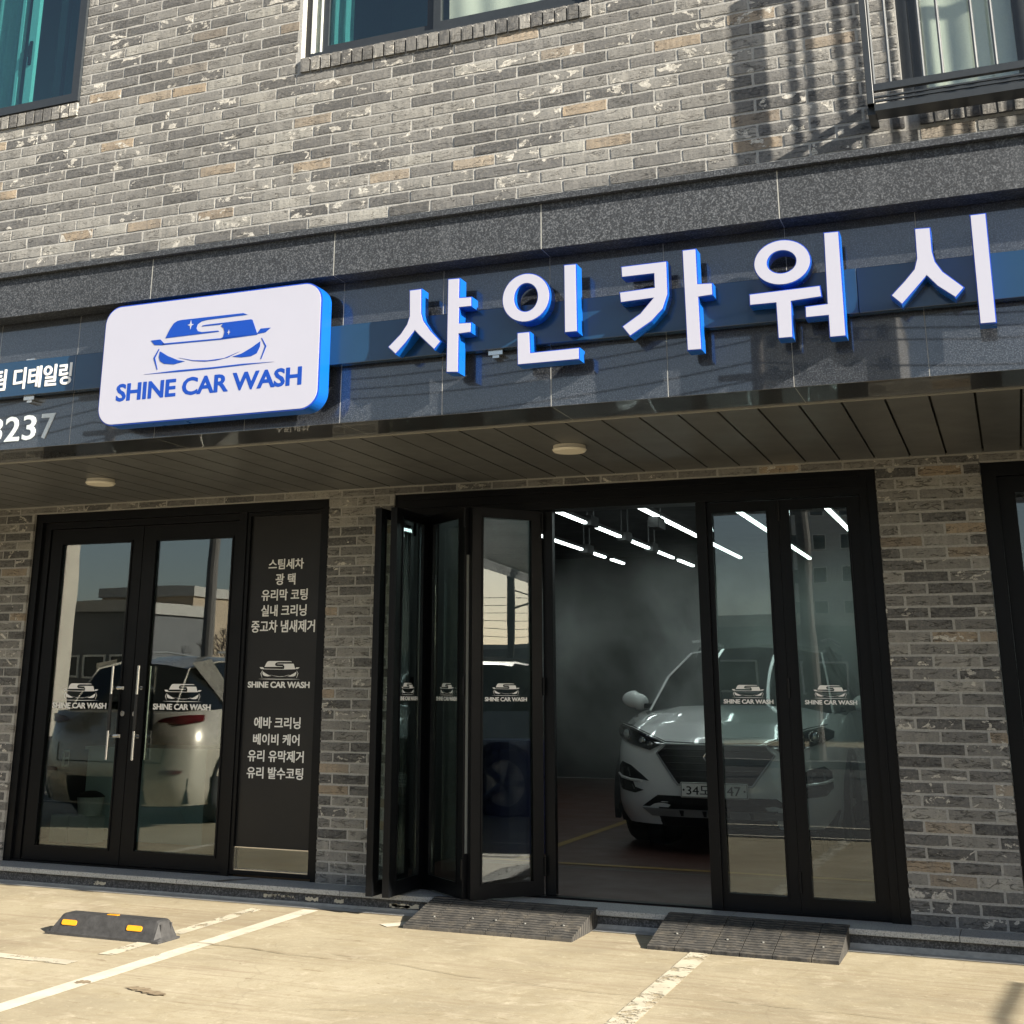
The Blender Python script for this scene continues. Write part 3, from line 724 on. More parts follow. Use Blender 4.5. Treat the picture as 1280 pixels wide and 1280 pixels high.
for kx in ('sya', 'in', 'ka', 'wo', 'si'):
    d = S[kx]; allx = [q[0] for p in d['p'] for q in p]; cx = (min(allx) + max(allx)) / 2
    OF = (cx, -2.12, 2.7)
    t = thing('channel_letter', labs[kx], 'sign letter', OF, 'large white letters of the shop name')
    for p in d['p']:
        r = obj('letter_return', prism(nb(), p, -2.198, -2.121, OF), 'letter_side', t)
        obj('letter_trim', prism(nb(), p, -2.203, -2.1982, OF), 'letter_edge', r)
        obj('letter_face', prism(nb(), inset(p, .0045), -2.206, -2.2032, OF), 'letter_face', r)
    for e in d['o']:
        o4, i4 = e[:4], e[4:]
        r = obj('letter_return', ringprism(nb(), o4, i4, -2.198, -2.121, OF), 'letter_side', t)
        obj('letter_trim', ringprism(nb(), o4, i4, -2.203, -2.1982, OF), 'letter_edge', r)
        q = .0045
        obj('letter_face', ringprism(nb(), [o4[0], o4[1], o4[2] - q, o4[3] - q], [i4[0], i4[1], i4[2] + q, i4[3] + q], -2.206, -2.2032, OF), 'letter_face', r)
def rrect(x0, x1, z0, z1, r, n=10):
    p = []
    for cx, cz, a0 in ((x1 - r, z0 + r, -90), (x1 - r, z1 - r, 0), (x0 + r, z1 - r, 90), (x0 + r, z0 + r, 180)):
        for i in range(n + 1):
            a = math.radians(a0 + 90 * i / n); p.append((cx + r * math.cos(a), cz + r * math.sin(a)))
    return p
OF = (-3.19, -2.13, 2.57)
t = thing('logo_sign', 'white rounded lightbox sign with blue car logo and blue edges, left of the large letters', 'sign', OF)
rr_ = rrect(-3.888, -2.5, 2.57, 3.256, .105)
obj('sign_body', prism(nb(), rr_, -2.218, -2.12, OF), 'letter_side', t)
obj('sign_trim', prism(nb(), rr_, -2.224, -2.2182, OF), 'letter_edge', t)
fc = obj('sign_face', prism(nb(), inset(rr_, .007), -2.227, -2.2242, OF), 'letter_face', t)
bm = nb()
for kx, p in LOGO.items(): prism(bm, [(-3.176 + x, 2.924 + z) for x, z in p], -2.2285, -2.2272, OF)
obj('car_emblem', bm, 'sign_blue', fc)
bm = nb()
for cx, cz, r in ((-3.31, 3.097, .026), (-3.062, 3.03, .014)):
    prism(bm, [(cx + r * (1 if i % 2 == 0 else .28) * math.sin(i * math.pi / 4) * (.8 if i in (2, 6) else 1), cz + r * (1 if i % 2 == 0 else .28) * math.cos(i * math.pi / 4)) for i in range(8)], -2.2295, -2.2287, OF)
obj('sparkle', bm, 'letter_face', fc)
text_part('lettering', 'SHINE CAR WASH', -3.186, 2.752, 1.166, .098, -2.2272, 'sign_blue', fc, .02, .98, .0002, OF, .022)
t.location = (OF[0] - .014, OF[1], OF[2] + .007)
obj('standoff', box(box(nb(), -3.7, -3.66, -2.1195, -2.051, 2.7, 3.1, OF), -2.75, -2.71, -2.1195, -2.051, 2.7, 3.1, OF), 'black', t, kind='stuff')

# ================================================================ upper windows and railing
def frame_rect(bm, x0, x1, z0, z1, w_, y0, y1, off):
    box(bm, x0, x0 + w_, y0, y1, z0, z1, off); box(bm, x1 - w_, x1, y0, y1, z0, z1, off)
    box(bm, x0 + w_, x1 - w_, y0, y1, z0, z0 + w_, off); box(bm, x0 + w_, x1 - w_, y0, y1, z1 - w_, z1, off); return bm
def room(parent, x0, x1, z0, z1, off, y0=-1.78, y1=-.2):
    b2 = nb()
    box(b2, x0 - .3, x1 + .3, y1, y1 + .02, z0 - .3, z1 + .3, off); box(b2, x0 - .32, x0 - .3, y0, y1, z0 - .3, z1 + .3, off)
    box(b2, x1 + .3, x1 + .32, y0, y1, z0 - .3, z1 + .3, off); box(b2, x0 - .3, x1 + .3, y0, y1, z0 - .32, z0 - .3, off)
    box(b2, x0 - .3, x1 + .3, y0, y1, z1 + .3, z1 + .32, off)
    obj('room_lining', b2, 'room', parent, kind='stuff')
def cloth(parent, x0, x1, z0, z1, y, m_, off, amp=.02, per=.11, seed=0):
    b2 = nb(); n = int((x1 - x0) / .012); r_ = random.Random(seed); ph_ = r_.random() * 6
    rows = 6; g = []
    for j in range(rows + 1):
        z = z0 + (z1 - z0) * j / rows
        g.append([b2.verts.new((x0 + (x1 - x0) * i / n - off[0], y + amp * math.sin(2 * math.pi * (i * .012) / per + ph_ + .4 * math.sin(j * 1.3)) * (1 + .3 * math.sin(i * .11)) - off[1], z - off[2])) for i in range(n + 1)])
    for j in range(rows):
        for i in range(n): b2.faces.new((g[j][i], g[j][i + 1], g[j + 1][i + 1], g[j + 1][i]))
    o = obj('curtain', b2, m_, parent); return o
# window 1 (top left)
O1 = (-5.2, -1.93, 4.757)
t = thing('window', 'dark framed teal window with a mint green sash bar, top left corner', 'window', O1, 'upstairs windows')
obj('window_frame', frame_rect(nb(), W1[0], W1[1], W1[2], W1[3], .055, -2.0, -1.9, O1), 'alu_grey', t)
obj('glass_pane', bbox(W1[0] + .055, W1[1] - .055, -1.945, -1.939, W1[2] + .055, W1[3] - .055, O1), 'glass_teal', t)
sa = obj('inner_sash', box(box(nb(), -5.005, -4.945, -1.90, -1.87, 4.82, 6.5, O1), -5.11, -5.085, -1.88, -1.85, 4.82, 6.5, O1), 'mint', t, kind='stuff')
obj('sash_lock', box(box(nb(), -4.985, -4.965, -1.912, -1.9005, 5.15, 5.32, O1), -4.98, -4.97, -1.925, -1.9125, 5.2, 5.28, O1), 'black', t)
cloth(t, -5.9, -5.12, 4.8, 6.5, -1.80, 'curtain_green', O1, .018, .09, 2)
obj('inner_post', bbox(-4.86, -4.80, -1.79, -1.75, 4.8, 6.5, O1), 'office_wall', t)
room(t, W1[0], W1[1], W1[2], W1[3], O1, -1.72, -.2)
# window 2 (top middle)
O2 = (-2, -1.93, 4.742)
t = thing('window', 'dark framed sliding window with white side tracks, top centre above the logo sign', 'window', O2, 'upstairs windows')
b2 = nb(); box(b2, W2[0], W2[0] + .045, -1.93, -1.83, W2[2], W2[3], O2); box(b2, W2[1] - .045, W2[1], -1.93, -1.83, W2[2], W2[3], O2)
box(b2, W2[0] + .045, W2[1] - .045, -1.95, -1.83, W2[2], W2[2] + .04, O2); box(b2, W2[0] + .045, W2[1] - .045, -1.93, -1.83, W2[3] - .04, W2[3], O2)
obj('window_frame', b2, 'alu_grey', t)
obj('side_track', bbox(W2[0] + .0455, W2[0] + .062, -1.945, -1.85, W2[2] + .041, W2[3] - .05, O2), 'white_frame', t)
obj('side_track', bbox(W2[0] + .1, W2[0] + .108, -1.935, -1.85, W2[2] + .041, W2[3] - .05, O2), 'white_frame', t)
for a, b_, yy, gm, lab in ((-2.76, -2.03, -1.925, 'glass_teal', None), (-2.029, -1.147, -1.945, 'glass_clear', None)):
    sh = obj('sash', frame_rect(nb(), a, b_, W2[2] + .041, W2[3] - .05, .045, yy, yy + .035, O2), 'alu_grey', t)
    obj('glass_pane', bbox(a + .045, b_ - .045, yy + .014, yy + .02, W2[2] + .086, W2[3] - .095, O2), gm, sh)
cloth(t, -1.96, -1.13, 4.78, 6.1, -1.88, 'curtain', O2, .004, .19, 4)
cloth(t, -2.78, -2.62, 4.78, 6.1, -1.79, 'curtain_green', O2, .012, .07, 4)
room(t, W2[0], W2[1], W2[2], W2[3], O2, -1.74, -.2)
# window 3 (top right)
O3 = (1.2, -1.93, 3.842)
t = thing('window', 'curtained window behind the balcony railing, top right corner', 'window', O3, 'upstairs windows')
obj('window_frame', frame_rect(nb(), W3[0], W3[1], W3[2], W3[3], .05, -1.93, -1.83, O3), 'alu_grey', t)
for a, b_ in ((.484, 1.0), (1.001, 2.2)):
    sh = obj('sash', frame_rect(nb(), a, b_, W3[2] + .051, W3[3] - .051, .055, -1.92, -1.885, O3), 'alu_grey', t)
    obj('glass_pane', bbox(a + .055, b_ - .055, -1.905, -1.899, W3[2] + .106, W3[3] - .106, O3), 'glass_clear', sh)
obj('window_sill', bbox(W3[0] + .05, W3[1] - .05, -1.955, -1.931, W3[2] + .012, W3[2] + .04, O3), 'steel', t)
cloth(t, .5, 2.3, 3.88, 5.5, -1.862, 'curtain', O3, .004, .21, 9)
room(t, W3[0], W3[1], W3[2], W3[3], O3, -1.74, -.2)
# railing
OR = (1.5, -2.07, 3.77)
t = thing('window_railing', 'black steel balcony railing standing out from the top right window', 'railing', OR)
RX0, RX1, RY = .281, 3.0, -2.172
obj('corner_post', bbox(RX0, RX0 + .03, RY - .015, RY + .02, 3.80, 4.86, OR, bev=.002), 'alu_grey', t)
obj('corner_post', bbox(RX1 - .03, RX1, RY - .015, RY + .02, 3.80, 4.86, OR, bev=.002), 'alu_grey', t)
for zz, hh, nm in ((3.863, .034, 'bottom_rail'), (4.825, .035, 'top_rail')):
    obj(nm, bbox(RX0 + .03, RX1 - .03, RY - .013, RY + .013, zz, zz + hh, OR), 'alu_grey', t)
    for xx in (RX0, RX1 - .03): obj('side_rail', bbox(xx + .003, xx + .027, RY + .02, YW, zz, zz + hh, OR), 'alu_grey', t)
for zz in (3.83, 3.81): obj('thin_rail', bbox(RX0 + .03, RX1 - .03, RY - .006, RY + .006, zz, zz + .008, OR), 'alu_grey', t)
obj('bottom_tray', bbox(RX0 + .03, RX1 - .03, RY - .008, RY + .10, 3.765, 3.797, OR), 'alu_grey', t)
for xx in (RX0, RX1 - .03): obj('wall_bracket', bbox(xx - .004, xx + .034, RY + .03, YW, 3.765, 3.80, OR), 'alu_grey', t); obj('side_plate', bbox(xx, xx + .03, RY - .01, YW, 3.80, 3.829, OR), 'alu_grey', t)
bx = [.390, .5355, .618, .762, .845]
while bx[-1] + .144 < RX1 - .1: bx += [bx[-1] + .144, bx[-1] + .227]
bx.insert(0, .336 - .0)
bmr = nb(); tube(bmr, [(0, 0, 3.897 - 3.77), (0, 0, 4.825 - 3.77)], .0075, 8); bar = bpy.data.meshes.new('bar'); bmr.to_mesh(bar); bmr.free()
bar2 = M['alu_grey']
M['bar'] = plain('satin_steel_bar', (.16, .165, .165), 0.35, .7)
bar.materials.append(M['bar'])
for xx in bx[1:]:
    o = obj('bar', bar, None, t); o.location = (xx - OR[0], RY - OR[1], 0)
o = obj('bar', bar, None, t); o.location = (.318 - OR[0], RY + .002 - OR[1], 0)

# ================================================================ shopfront: glass double door with fixed panel
OD = (-4.94, .05, 0)
dd = thing('double_door', 'black framed glass double door with a black lettered side panel', 'door', OD)
b2 = nb()
box(b2, -6.2145, -6.15, .025, .16, 0, 2.477, OD); box(b2, -3.70, -3.6455, .025, .16, 0, 2.477, OD)
box(b2, -6.15, -3.70, .025, .16, 2.412, 2.477, OD); box(b2, -4.385, -4.325, .03, .15, 0, 2.412, OD)
obj('door_frame', b2, 'alu', dd)
b2 = nb(); box(b2, -6.149, -6.085, .05, .15, 0.002, 2.411, OD); box(b2, -6.085, -4.386, .05, .15, 2.362, 2.411, OD); obj('inner_frame', b2, 'alu', dd)
obj('threshold', bbox(-6.149, -4.386, .03, .15, .001, .012, OD), 'alu', dd)
def handle_set(par, x, off, bx):
    b2 = nb(); tube(b2, [(x - off[0], -.015 - off[1], .71 - off[2]), (x - off[0], -.015 - off[1], 1.35 - off[2])], .0105, 14)
    h = obj('door_handle', b2, 'steel', par)
    b2 = nb(); tube(b2, [(x - off[0], -.015 - off[1], .905 - off[2]), (x - off[0], -.015 - off[1], 1.155 - off[2])], .0125, 14); obj('black_grip', b2, 'black', par)
    for zz in (.868, 1.197):
        b2 = nb(); tube(b2, [(x - off[0], -.015 - off[1], zz), (x - off[0], .07 - off[1], zz)], .008, 8); box(b2, x - .002, bx, .045, .06, zz - .012, zz + .012, off); obj('handle_bracket', b2, 'steel', par, kind='stuff')
    b2 = nb(); tube(b2, [(x - off[0], .125 - off[1], .71), (x - off[0], .125 - off[1], 1.35)], .0105, 10); obj('inner_handle', b2, 'steel', par)
for (x0, x1, g0, g1, hx, hb, lx, logox) in ((-6.075, -5.232, -5.978, -5.322, -5.350, -5.29, -5.288, -5.692), (-5.226, -4.39, -5.122, -4.444, -5.128, -5.15, -5.183, -4.803)):
    b2 = nb(); box(b2, x0, g0, .06, .10, .015, 2.358, OD); box(b2, g1, x1, .06, .10, .015, 2.358, OD)
    box(b2, g0, g1, .06, .10, .015, .103, OD); box(b2, g0, g1, .06, .10, 2.255, 2.358, OD)
    lf = obj('door_leaf', b2, 'alu', dd)
    b2 = nb(); frame_rect(b2, g0 - .001, g1 + .001, .102, 2.256, .012, .052, .0598, OD); obj('glazing_bead', b2, 'alu', lf)
    obj('glass_pane', bbox(g0 + .011, g1 - .011, .078, .084, .115, 2.243, OD), 'glass', lf)
    logo(lf, logox, 1.14, .481, .0775, 'vinyl', off=OD)
    handle_set(lf, hx, OD, hb)
    b2 = nb(); tube(b2, [(lx - OD[0], .062 - OD[1], 1.021), (lx - OD[0], .045 - OD[1], 1.021)], .019, 20); obj('lock', b2, 'steel', lf)
b2 = nb(); frame_rect(b2, -4.324, -3.701, .013, 2.411, .026, .04, .12, OD)
pf = obj('panel_frame', b2, 'alu', dd)
obj('lower_glass', bbox(-4.297, -3.728, .07, .076, .04, .19, OD), 'glass', pf)
b2 = frame_rect(nb(), -4.298, -3.727, .04, .185, .006, .05, .07, OD); obj('silver_bead', b2, 'steel', pf)
sp = obj('side_panel', bbox(-4.297, -3.728, .062, .082, .186, 2.384, OD), 'film', dd)
for s_, cx, cz, wd, hg in (('스팀세차', -3.991, 2.042, .281, .072), ('광 택', -3.991, 1.937, .157, .078), ('유리막 코팅', -3.994, 1.83, .367, .077), ('실내 크리닝', -3.994, 1.723, .36, .078),
                          ('중고차 냄새제거', -3.995, 1.616, .504, .082), ('에바 크리닝', -4.004, .977, .361, .075), ('베이비 케어', -4.006, .869, .36, .072), ('유리 유막제거', -4.005, .762, .433, .074), ('유리 발수코팅', -4.005, .654, .434, .074)):
    text_part('lettering', s_, cx - .013, cz, wd, hg, .0612, 'vinyl', sp, .010, 1, .0008, OD, .014)
logo(sp, -4.016, 1.295, .485, .0612, 'vinyl', off=OD)

# ================================================================ shopfront: folding doors
OB = (-1.57, .08, 0)
fd = thing('folding_door', 'black framed glass folding doors, left leaves folded open and right leaves closed', 'door', OB)
b2 = nb()
box(b2, -3.141, -3.075, .02, .18, 0, 2.477, OB); box(b2, -.10, -.0025, .02, .18, 0, 2.477, OB)
box(b2, -3.075, -.10, .02, .18, 2.33, 2.477, OB)
obj('door_frame', b2, 'alu', fd)
b2 = nb(); box(b2, -3.075, -.10, .008, .0195, 2.38, 2.395, OB); box(b2, -3.075, -.10, .008, .0195, 2.435, 2.447, OB); box(b2, -.066, -.056, .01, .0195, .02, 2.43, OB); obj('frame_ridge', b2, 'alu', fd, kind='stuff')
obj('floor_track', bbox(-3.07, -.1, .06, .13, .001, .010, OB), 'alu', fd)
def leaf(p0, p1, st=(.062, .062), bot=.075, top=.055, z0=.012, z1=2.325, lx=None, dl=True):
    """one leaf from p0 to p1 (plan points); its outer face looks to the right of p0->p1"""
    P0, P1 = Vector((*p0, 0)), Vector((*p1, 0)); L = (P1 - P0).length; a = math.atan2(P1.y - P0.y, P1.x - P0.x)
    b2 = nb(); T = .022
    box(b2, 0, st[0], -T, T, z0, z1); box(b2, L - st[1], L, -T, T, z0, z1); box(b2, st[0], L - st[1], -T, T, z0, z0 + bot); box(b2, st[0], L - st[1], -T, T, z1 - top, z1)
    lf = obj('door_leaf', b2, 'alu', fd, (P0.x - OB[0], P0.y - OB[1], 0)); lf.rotation_euler = (0, 0, a)
    b3 = frame_rect(nb(), st[0] - .001, L - st[1] + .001, z0 + bot - .001, z1 - top + .001, .01, -T - .006, -T, (0, 0, 0)); obj('glazing_bead', b3, 'alu', lf)
    obj('glass_pane', bbox(st[0] + .006, L - st[1] - .006, -.004, .002, z0 + bot + .006, z1 - top - .006), 'glass_dark', lf)
    b3 = nb()
    for zz in (.12, 1.17, 2.2): tube(b3, [(L + .004, -T - .004, zz), (L + .004, -T - .004, zz + .11)], .009, 8)
    obj('hinge', b3, 'alu', lf, kind='stuff')
    obj('seal_strip', bbox(L + .0005, L + .006, -.008, .008, z0 + .25, z1 - .3), 'seal', lf)
    if dl: logo(lf, (st[0] + L - st[1]) / 2 if lx is None else lx, 1.188, .292, -.0045, 'vinyl', dep=.0008)
    return lf
leaf((-3.045, -.43), (-3.045, .075)); 
leaf((-2.935, -.43), (-2.935, .075), st=(.085, .085))
leaf((-2.905, .085), (-2.490, -.265), st=(.08, .07))
leaf((-2.462, -.278), (-2.128, .089), st=(.066, .068))
obj('edge_profile', bbox(-2.114, -2.048, .102, .15, .012, 2.325, OB), 'alu', fd)
obj('edge_profile', bbox(-1.085, -1.021, .03, .16, .012, 2.329, OB), 'alu', fd)
leaf((-1.0205, .075), (-.5865, .075), st=(.0235, .0625))
leaf((-.585, .075), (-.1005, .075), st=(.058, .0735), lx=.236)

# right shopfront at the right edge
OX = (2, .05, 0)
rd = thing('shutter_door', 'black framed shopfront opening cut off by the right edge', 'door', OX)
b2 = nb(); box(b2, .581, .66, .02, .16, 0, 2.477, OX); box(b2, 3.32, 3.397, .02, .16, 0, 2.477, OX); box(b2, .66, 3.32, .02, .16, 2.40, 2.477, OX); obj('door_frame', b2, 'alu', rd)
b2 = frame_rect(nb(), .661, 1.6, .012, 2.398, .09, .06, .11, OX); obj('door_leaf', b2, 'alu', rd); b2 = frame_rect(nb(), 1.602, 3.318, .012, 2.398, .09, .06, .11, OX); obj('door_leaf', b2, 'alu', rd)
obj('glass_pane', bbox(.75, 1.511, .082, .088, .1, 2.31, OX), 'glass_dark', rd); obj('glass_pane', bbox(1.691, 3.23, .082, .088, .1, 2.31, OX), 'glass_dark', rd)

# ================================================================ interiors
def room_obj(name, pts, m_, th=None):
    o = obj(name, pts, m_, kind='structure'); return o
room_obj('garage_floor', bbox(-3.5, 7.0, .19, 11.0, -.04, -.001), 'garage_floor')
room_obj('garage_floor_rear', bbox(-9, -3.5, 3.4, 11.0, -.04, -.001), 'garage_floor')
room_obj('office_floor', bbox(-9, -3.5, .17, 3.39, -.04, -.002), 'office_floor')
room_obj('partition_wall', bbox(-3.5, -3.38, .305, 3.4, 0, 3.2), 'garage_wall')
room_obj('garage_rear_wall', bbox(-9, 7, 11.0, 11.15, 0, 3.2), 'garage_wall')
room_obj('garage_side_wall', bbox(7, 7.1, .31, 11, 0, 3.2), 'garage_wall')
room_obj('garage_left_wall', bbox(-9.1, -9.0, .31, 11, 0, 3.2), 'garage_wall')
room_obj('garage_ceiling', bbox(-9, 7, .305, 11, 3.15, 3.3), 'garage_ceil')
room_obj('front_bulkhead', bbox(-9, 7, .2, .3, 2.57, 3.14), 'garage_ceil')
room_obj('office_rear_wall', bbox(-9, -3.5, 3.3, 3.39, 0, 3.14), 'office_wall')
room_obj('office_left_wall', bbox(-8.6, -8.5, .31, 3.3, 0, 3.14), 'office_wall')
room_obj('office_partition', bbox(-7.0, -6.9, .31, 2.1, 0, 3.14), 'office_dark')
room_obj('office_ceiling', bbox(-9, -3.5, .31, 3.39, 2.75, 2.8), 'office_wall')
# painted line on the garage floor
yl = thing('floor_line', 'yellow painted lines on the dark red garage floor', 'floor marking', (-1.9, 1, 0))
def fl(pts, m_='yellow'):
    b3 = nb(); b3.faces.new([b3.verts.new((x + 1.9, y - 1, .0035)) for x, y in pts]); obj('line', b3, m_, yl)
fl([(-3.3, 1.60), (2.5, 1.66), (2.5, 1.74), (-3.3, 1.68)]); fl([(-2.93, 1.72), (-2.85, 1.72), (-2.93, 6.0), (-3.01, 6.0)]); fl([(-3.3, 1.42), (2.5, 1.48), (2.5, 1.51), (-3.3, 1.45)], 'seal')
# LED tubes in rows
lt = []
rows = ((-3.93, (5.0, 6.7), (7.1, 7.65), (7.95, 8.5)), (-3.15, (1.3, 2.5), (2.52, 4.36), (4.70, 5.60), (5.98, 6.80), (7.1, 8.0), (8.28, 9.1)),
        (-2.36, (1.3, 3.0), (3.05, 5.0), (5.02, 6.2), (6.4, 8.25)), (-1.57, (1.3, 3.0), (3.02, 5.75), (6.3, 8.6)), (-.78, (1.3, 3.5), (3.52, 5.8), (6.4, 8.4)), (.1, (1.5, 5.8)))
first = None
words_ = ('first', 'second', 'third', 'fourth', 'fifth', 'sixth')
for ri, row in enumerate(rows):
    for si, (a, b_) in enumerate(row[1:]):
        t = thing('led_tube', 'glowing white LED tube, %s from the entrance in the %s row from the left' % (('first', 'second', 'third', 'fourth', 'fifth', 'sixth')[si], words_[ri]), 'ceiling light', (row[0], a, 2.8), 'LED tubes in rows on the garage ceiling')
        obj('tube', bbox(-.017, .017, 0, b_ - a, 0, .02), 'led', t); obj('housing', bbox(-.03, .03, 0, b_ - a, .0205, .05), 'black', t)
hg = [(-3.15, 4.53, 2.79), (-3.15, 5.79, 2.78), (-3.15, 6.95, 2.78), (-2.36, 4.1, 2.69), (-3.93, 6.9, 2.78)]
hl = ['left of the others', 'near the middle of the ceiling', 'deeper inside than its neighbours', 'under the right hand light row', 'at the back over the steam']
for (x, y, z), l_ in zip(hg, hl):
    t = thing('ceiling_reel', 'black hose reel drop hanging from the garage ceiling, ' + l_, 'hose reel', (x, y, 3.15), 'hose reels hanging from the garage ceiling')
    b3 = nb(); box(b3, -.05, .05, -.13, .13, z - 3.15, z + .10 - 3.15); obj('reel_housing', b3, 'black', t)
    b3 = nb(); tube(b3, [(-.035, 0, z + .1001 - 3.15), (-.035, 0, 0)], .008, 8); tube(b3, [(.035, 0, z + .1001 - 3.15), (.035, 0, 0)], .008, 8); obj('hanger', b3, 'bar', t, kind='stuff')
# blue drum and trolley deep in the garage
t = thing('blue_drum', 'dark blue plastic drum standing inside the garage behind the folded leaves', 'drum', (-3.08, 2.1, 0))
M['drum'] = plain('blue_plastic', (.010, .014, .07), .5)
b3 = nb(); tube(b3, [(0, 0, 0), (0, 0, .02), (0, 0, .45), (0, 0, .8), (0, 0, .83)], .26, 24); obj('drum_body', b3, 'drum', t)
b3 = nb()
for zz in (.25, .55): tube(b3, [(0, 0, zz), (0, 0, zz + .03)], .272, 24)
obj('drum_rib', b3, 'drum', t, kind='stuff')
# steam
st = obj('steam', bbox(-5.5, 3.5, 1.6, 9.0, .02, 2.62), 'steam', kind='stuff'); st['label'] = 'grey steam cloud drifting around the parked white car'; st['category'] = 'steam'
# office things
t = thing('office_counter', 'pale green office counter seen through the glass double door', 'counter', (-6.0, 1.6, 0))
obj('counter_body', bbox(-.62, .55, -.2, .35, 0, .70), 'counter', t); obj('counter_top', bbox(-.64, .57, -.22, .37, .701, .725), 'counter', t)
for (x, y, wd, hgt, l_) in ((-6.62, 1.2, .17, .2, 'left'), (-6.42, 1.2, .2, .2, 'right')):
    t = thing('carton', 'small white carton on the office floor, the %s one of two beside the counter' % l_, 'box', (x, y, 0), 'cartons on the office floor')
    obj('carton_body', bbox(-wd / 2, wd / 2, -.1, .1, 0, hgt, bev=.003), 'carton', t); obj('flap', bbox(-wd / 2, wd / 2, -.1, -.004, hgt + .001, hgt + .005), 'carton', t)
t = thing('white_jug', 'white container with a black lid standing on the cartons in the office', 'container', (-6.40, 1.2, .206))
b3 = nb(); tube(b3, [(0, 0, 0), (0, 0, .14)], .09, 20, .11); obj('jug_body', b3, 'carton', t)
b3 = nb(); tube(b3, [(0, 0, .141), (0, 0, .17), (0, 0, .185)], .115, 20, .04); obj('lid', b3, 'black', t)
t = thing('wall_outlet', 'white double socket plate on the grey office partition', 'socket', (-6.895, 1.45, .55))
obj('cover_plate', bbox(0, .01, -.04, .04, 0, .14, bev=.002), 'white_frame', t); obj('socket_face', box(bbox(.0101, .014, -.022, .022, .02, .062), .0101, .014, -.022, .022, .078, .12), 'office_wall', t, kind='stuff')
t = thing('security_camera', 'small black camera hanging inside the top of the right glass door', 'camera', (-5.1, .35, 2.42))
b3 = nb(); tube(b3, [(0, 0, 0), (0, 0, -.05)], .02, 10); obj('bracket', b3, 'black', t); b3 = nb(); tube(b3, [(-.07, .03, -.07), (.07, -.03, -.085)], .032, 14); obj('camera_body', b3, 'black', t)
t = thing('interior_window', 'white framed interior window deep in the office', 'window', (-5.0, 3.28, 1.1))
obj('interior_window_frame', frame_rect(nb(), -1.2, .4, 0, .9, .04, -.03, 0, (0, 0, 0)), 'white_frame', t); obj('interior_window_back', bbox(-1.16, .36, -.02, -.001, .04, .86), 'office_dark', t)  # interior window as a white frame on a dark back, no lamp

# ================================================================ things in the yard
def wheel_stop(x, y, lab):
    t = thing('wheel_stop', lab, 'wheel stop', (x, y, G), 'rubber wheel stops in the parking bays')
    L, B = .74, .20
    sec = [(-.10, .0), (-.10, .012), (-.088, .016), (-.052, .098), (-.042, .104), (.042, .104), (.052, .098), (.088, .016), (.10, .012), (.10, 0)]
    b3 = nb(); rings = []
    for u, sc in ((-L / 2, 0), (-L / 2 + .018, .15), (-L / 2 + .07, .93), (-L / 2 + .085, 1), (L / 2 - .05, 1), (L / 2 - .035, .93), (L / 2 - .012, .15), (L / 2, 0)):
        rings.append([b3.verts.new((u, yy, z if z <= .012 else .012 + (z - .012) * sc)) for yy, z in sec])
    for r0, r1 in zip(rings, rings[1:]):
        for j in range(len(sec) - 1): b3.faces.new((r0[j], r1[j], r1[j + 1], r0[j + 1]))
    b3.faces.new(rings[0]); b3.faces.new(rings[-1][::-1])
    obj('stop_body', b3, 'rubber', t)
    b3 = nb(); box(b3, -L / 2 + .075, -L / 2 + .10, .045, .075, .02, .085); box(b3, L / 2 - .0305, L / 2 - .02, -.05, -.038, .03, .085); box(b3, L / 2 - .0305, L / 2 - .02, .038, .05, .03, .085)
    obj('end_rib', b3, 'rubber', t, kind='stuff')
    for xx in (-.235, .195):
        b3 = nb(); prism(b3, rrect(-.048, .048, -.0135, .0135, .009, 4), -.003, .003)
        o = obj('reflector', b3, 'orange', t); o.location = (xx, -.0705, .0615); o.rotation_euler = (math.radians(-23.5), 0, 0)
    o = obj('reflector', bbox(-.035, .035, -.012, .012, 0, .004, bev=.0015), 'orange', t); o.location = (0, -.0, .1035)
wheel_stop(-4.03, -1.56, 'scuffed black rubber wheel stop with two orange reflectors, front left of the yard')
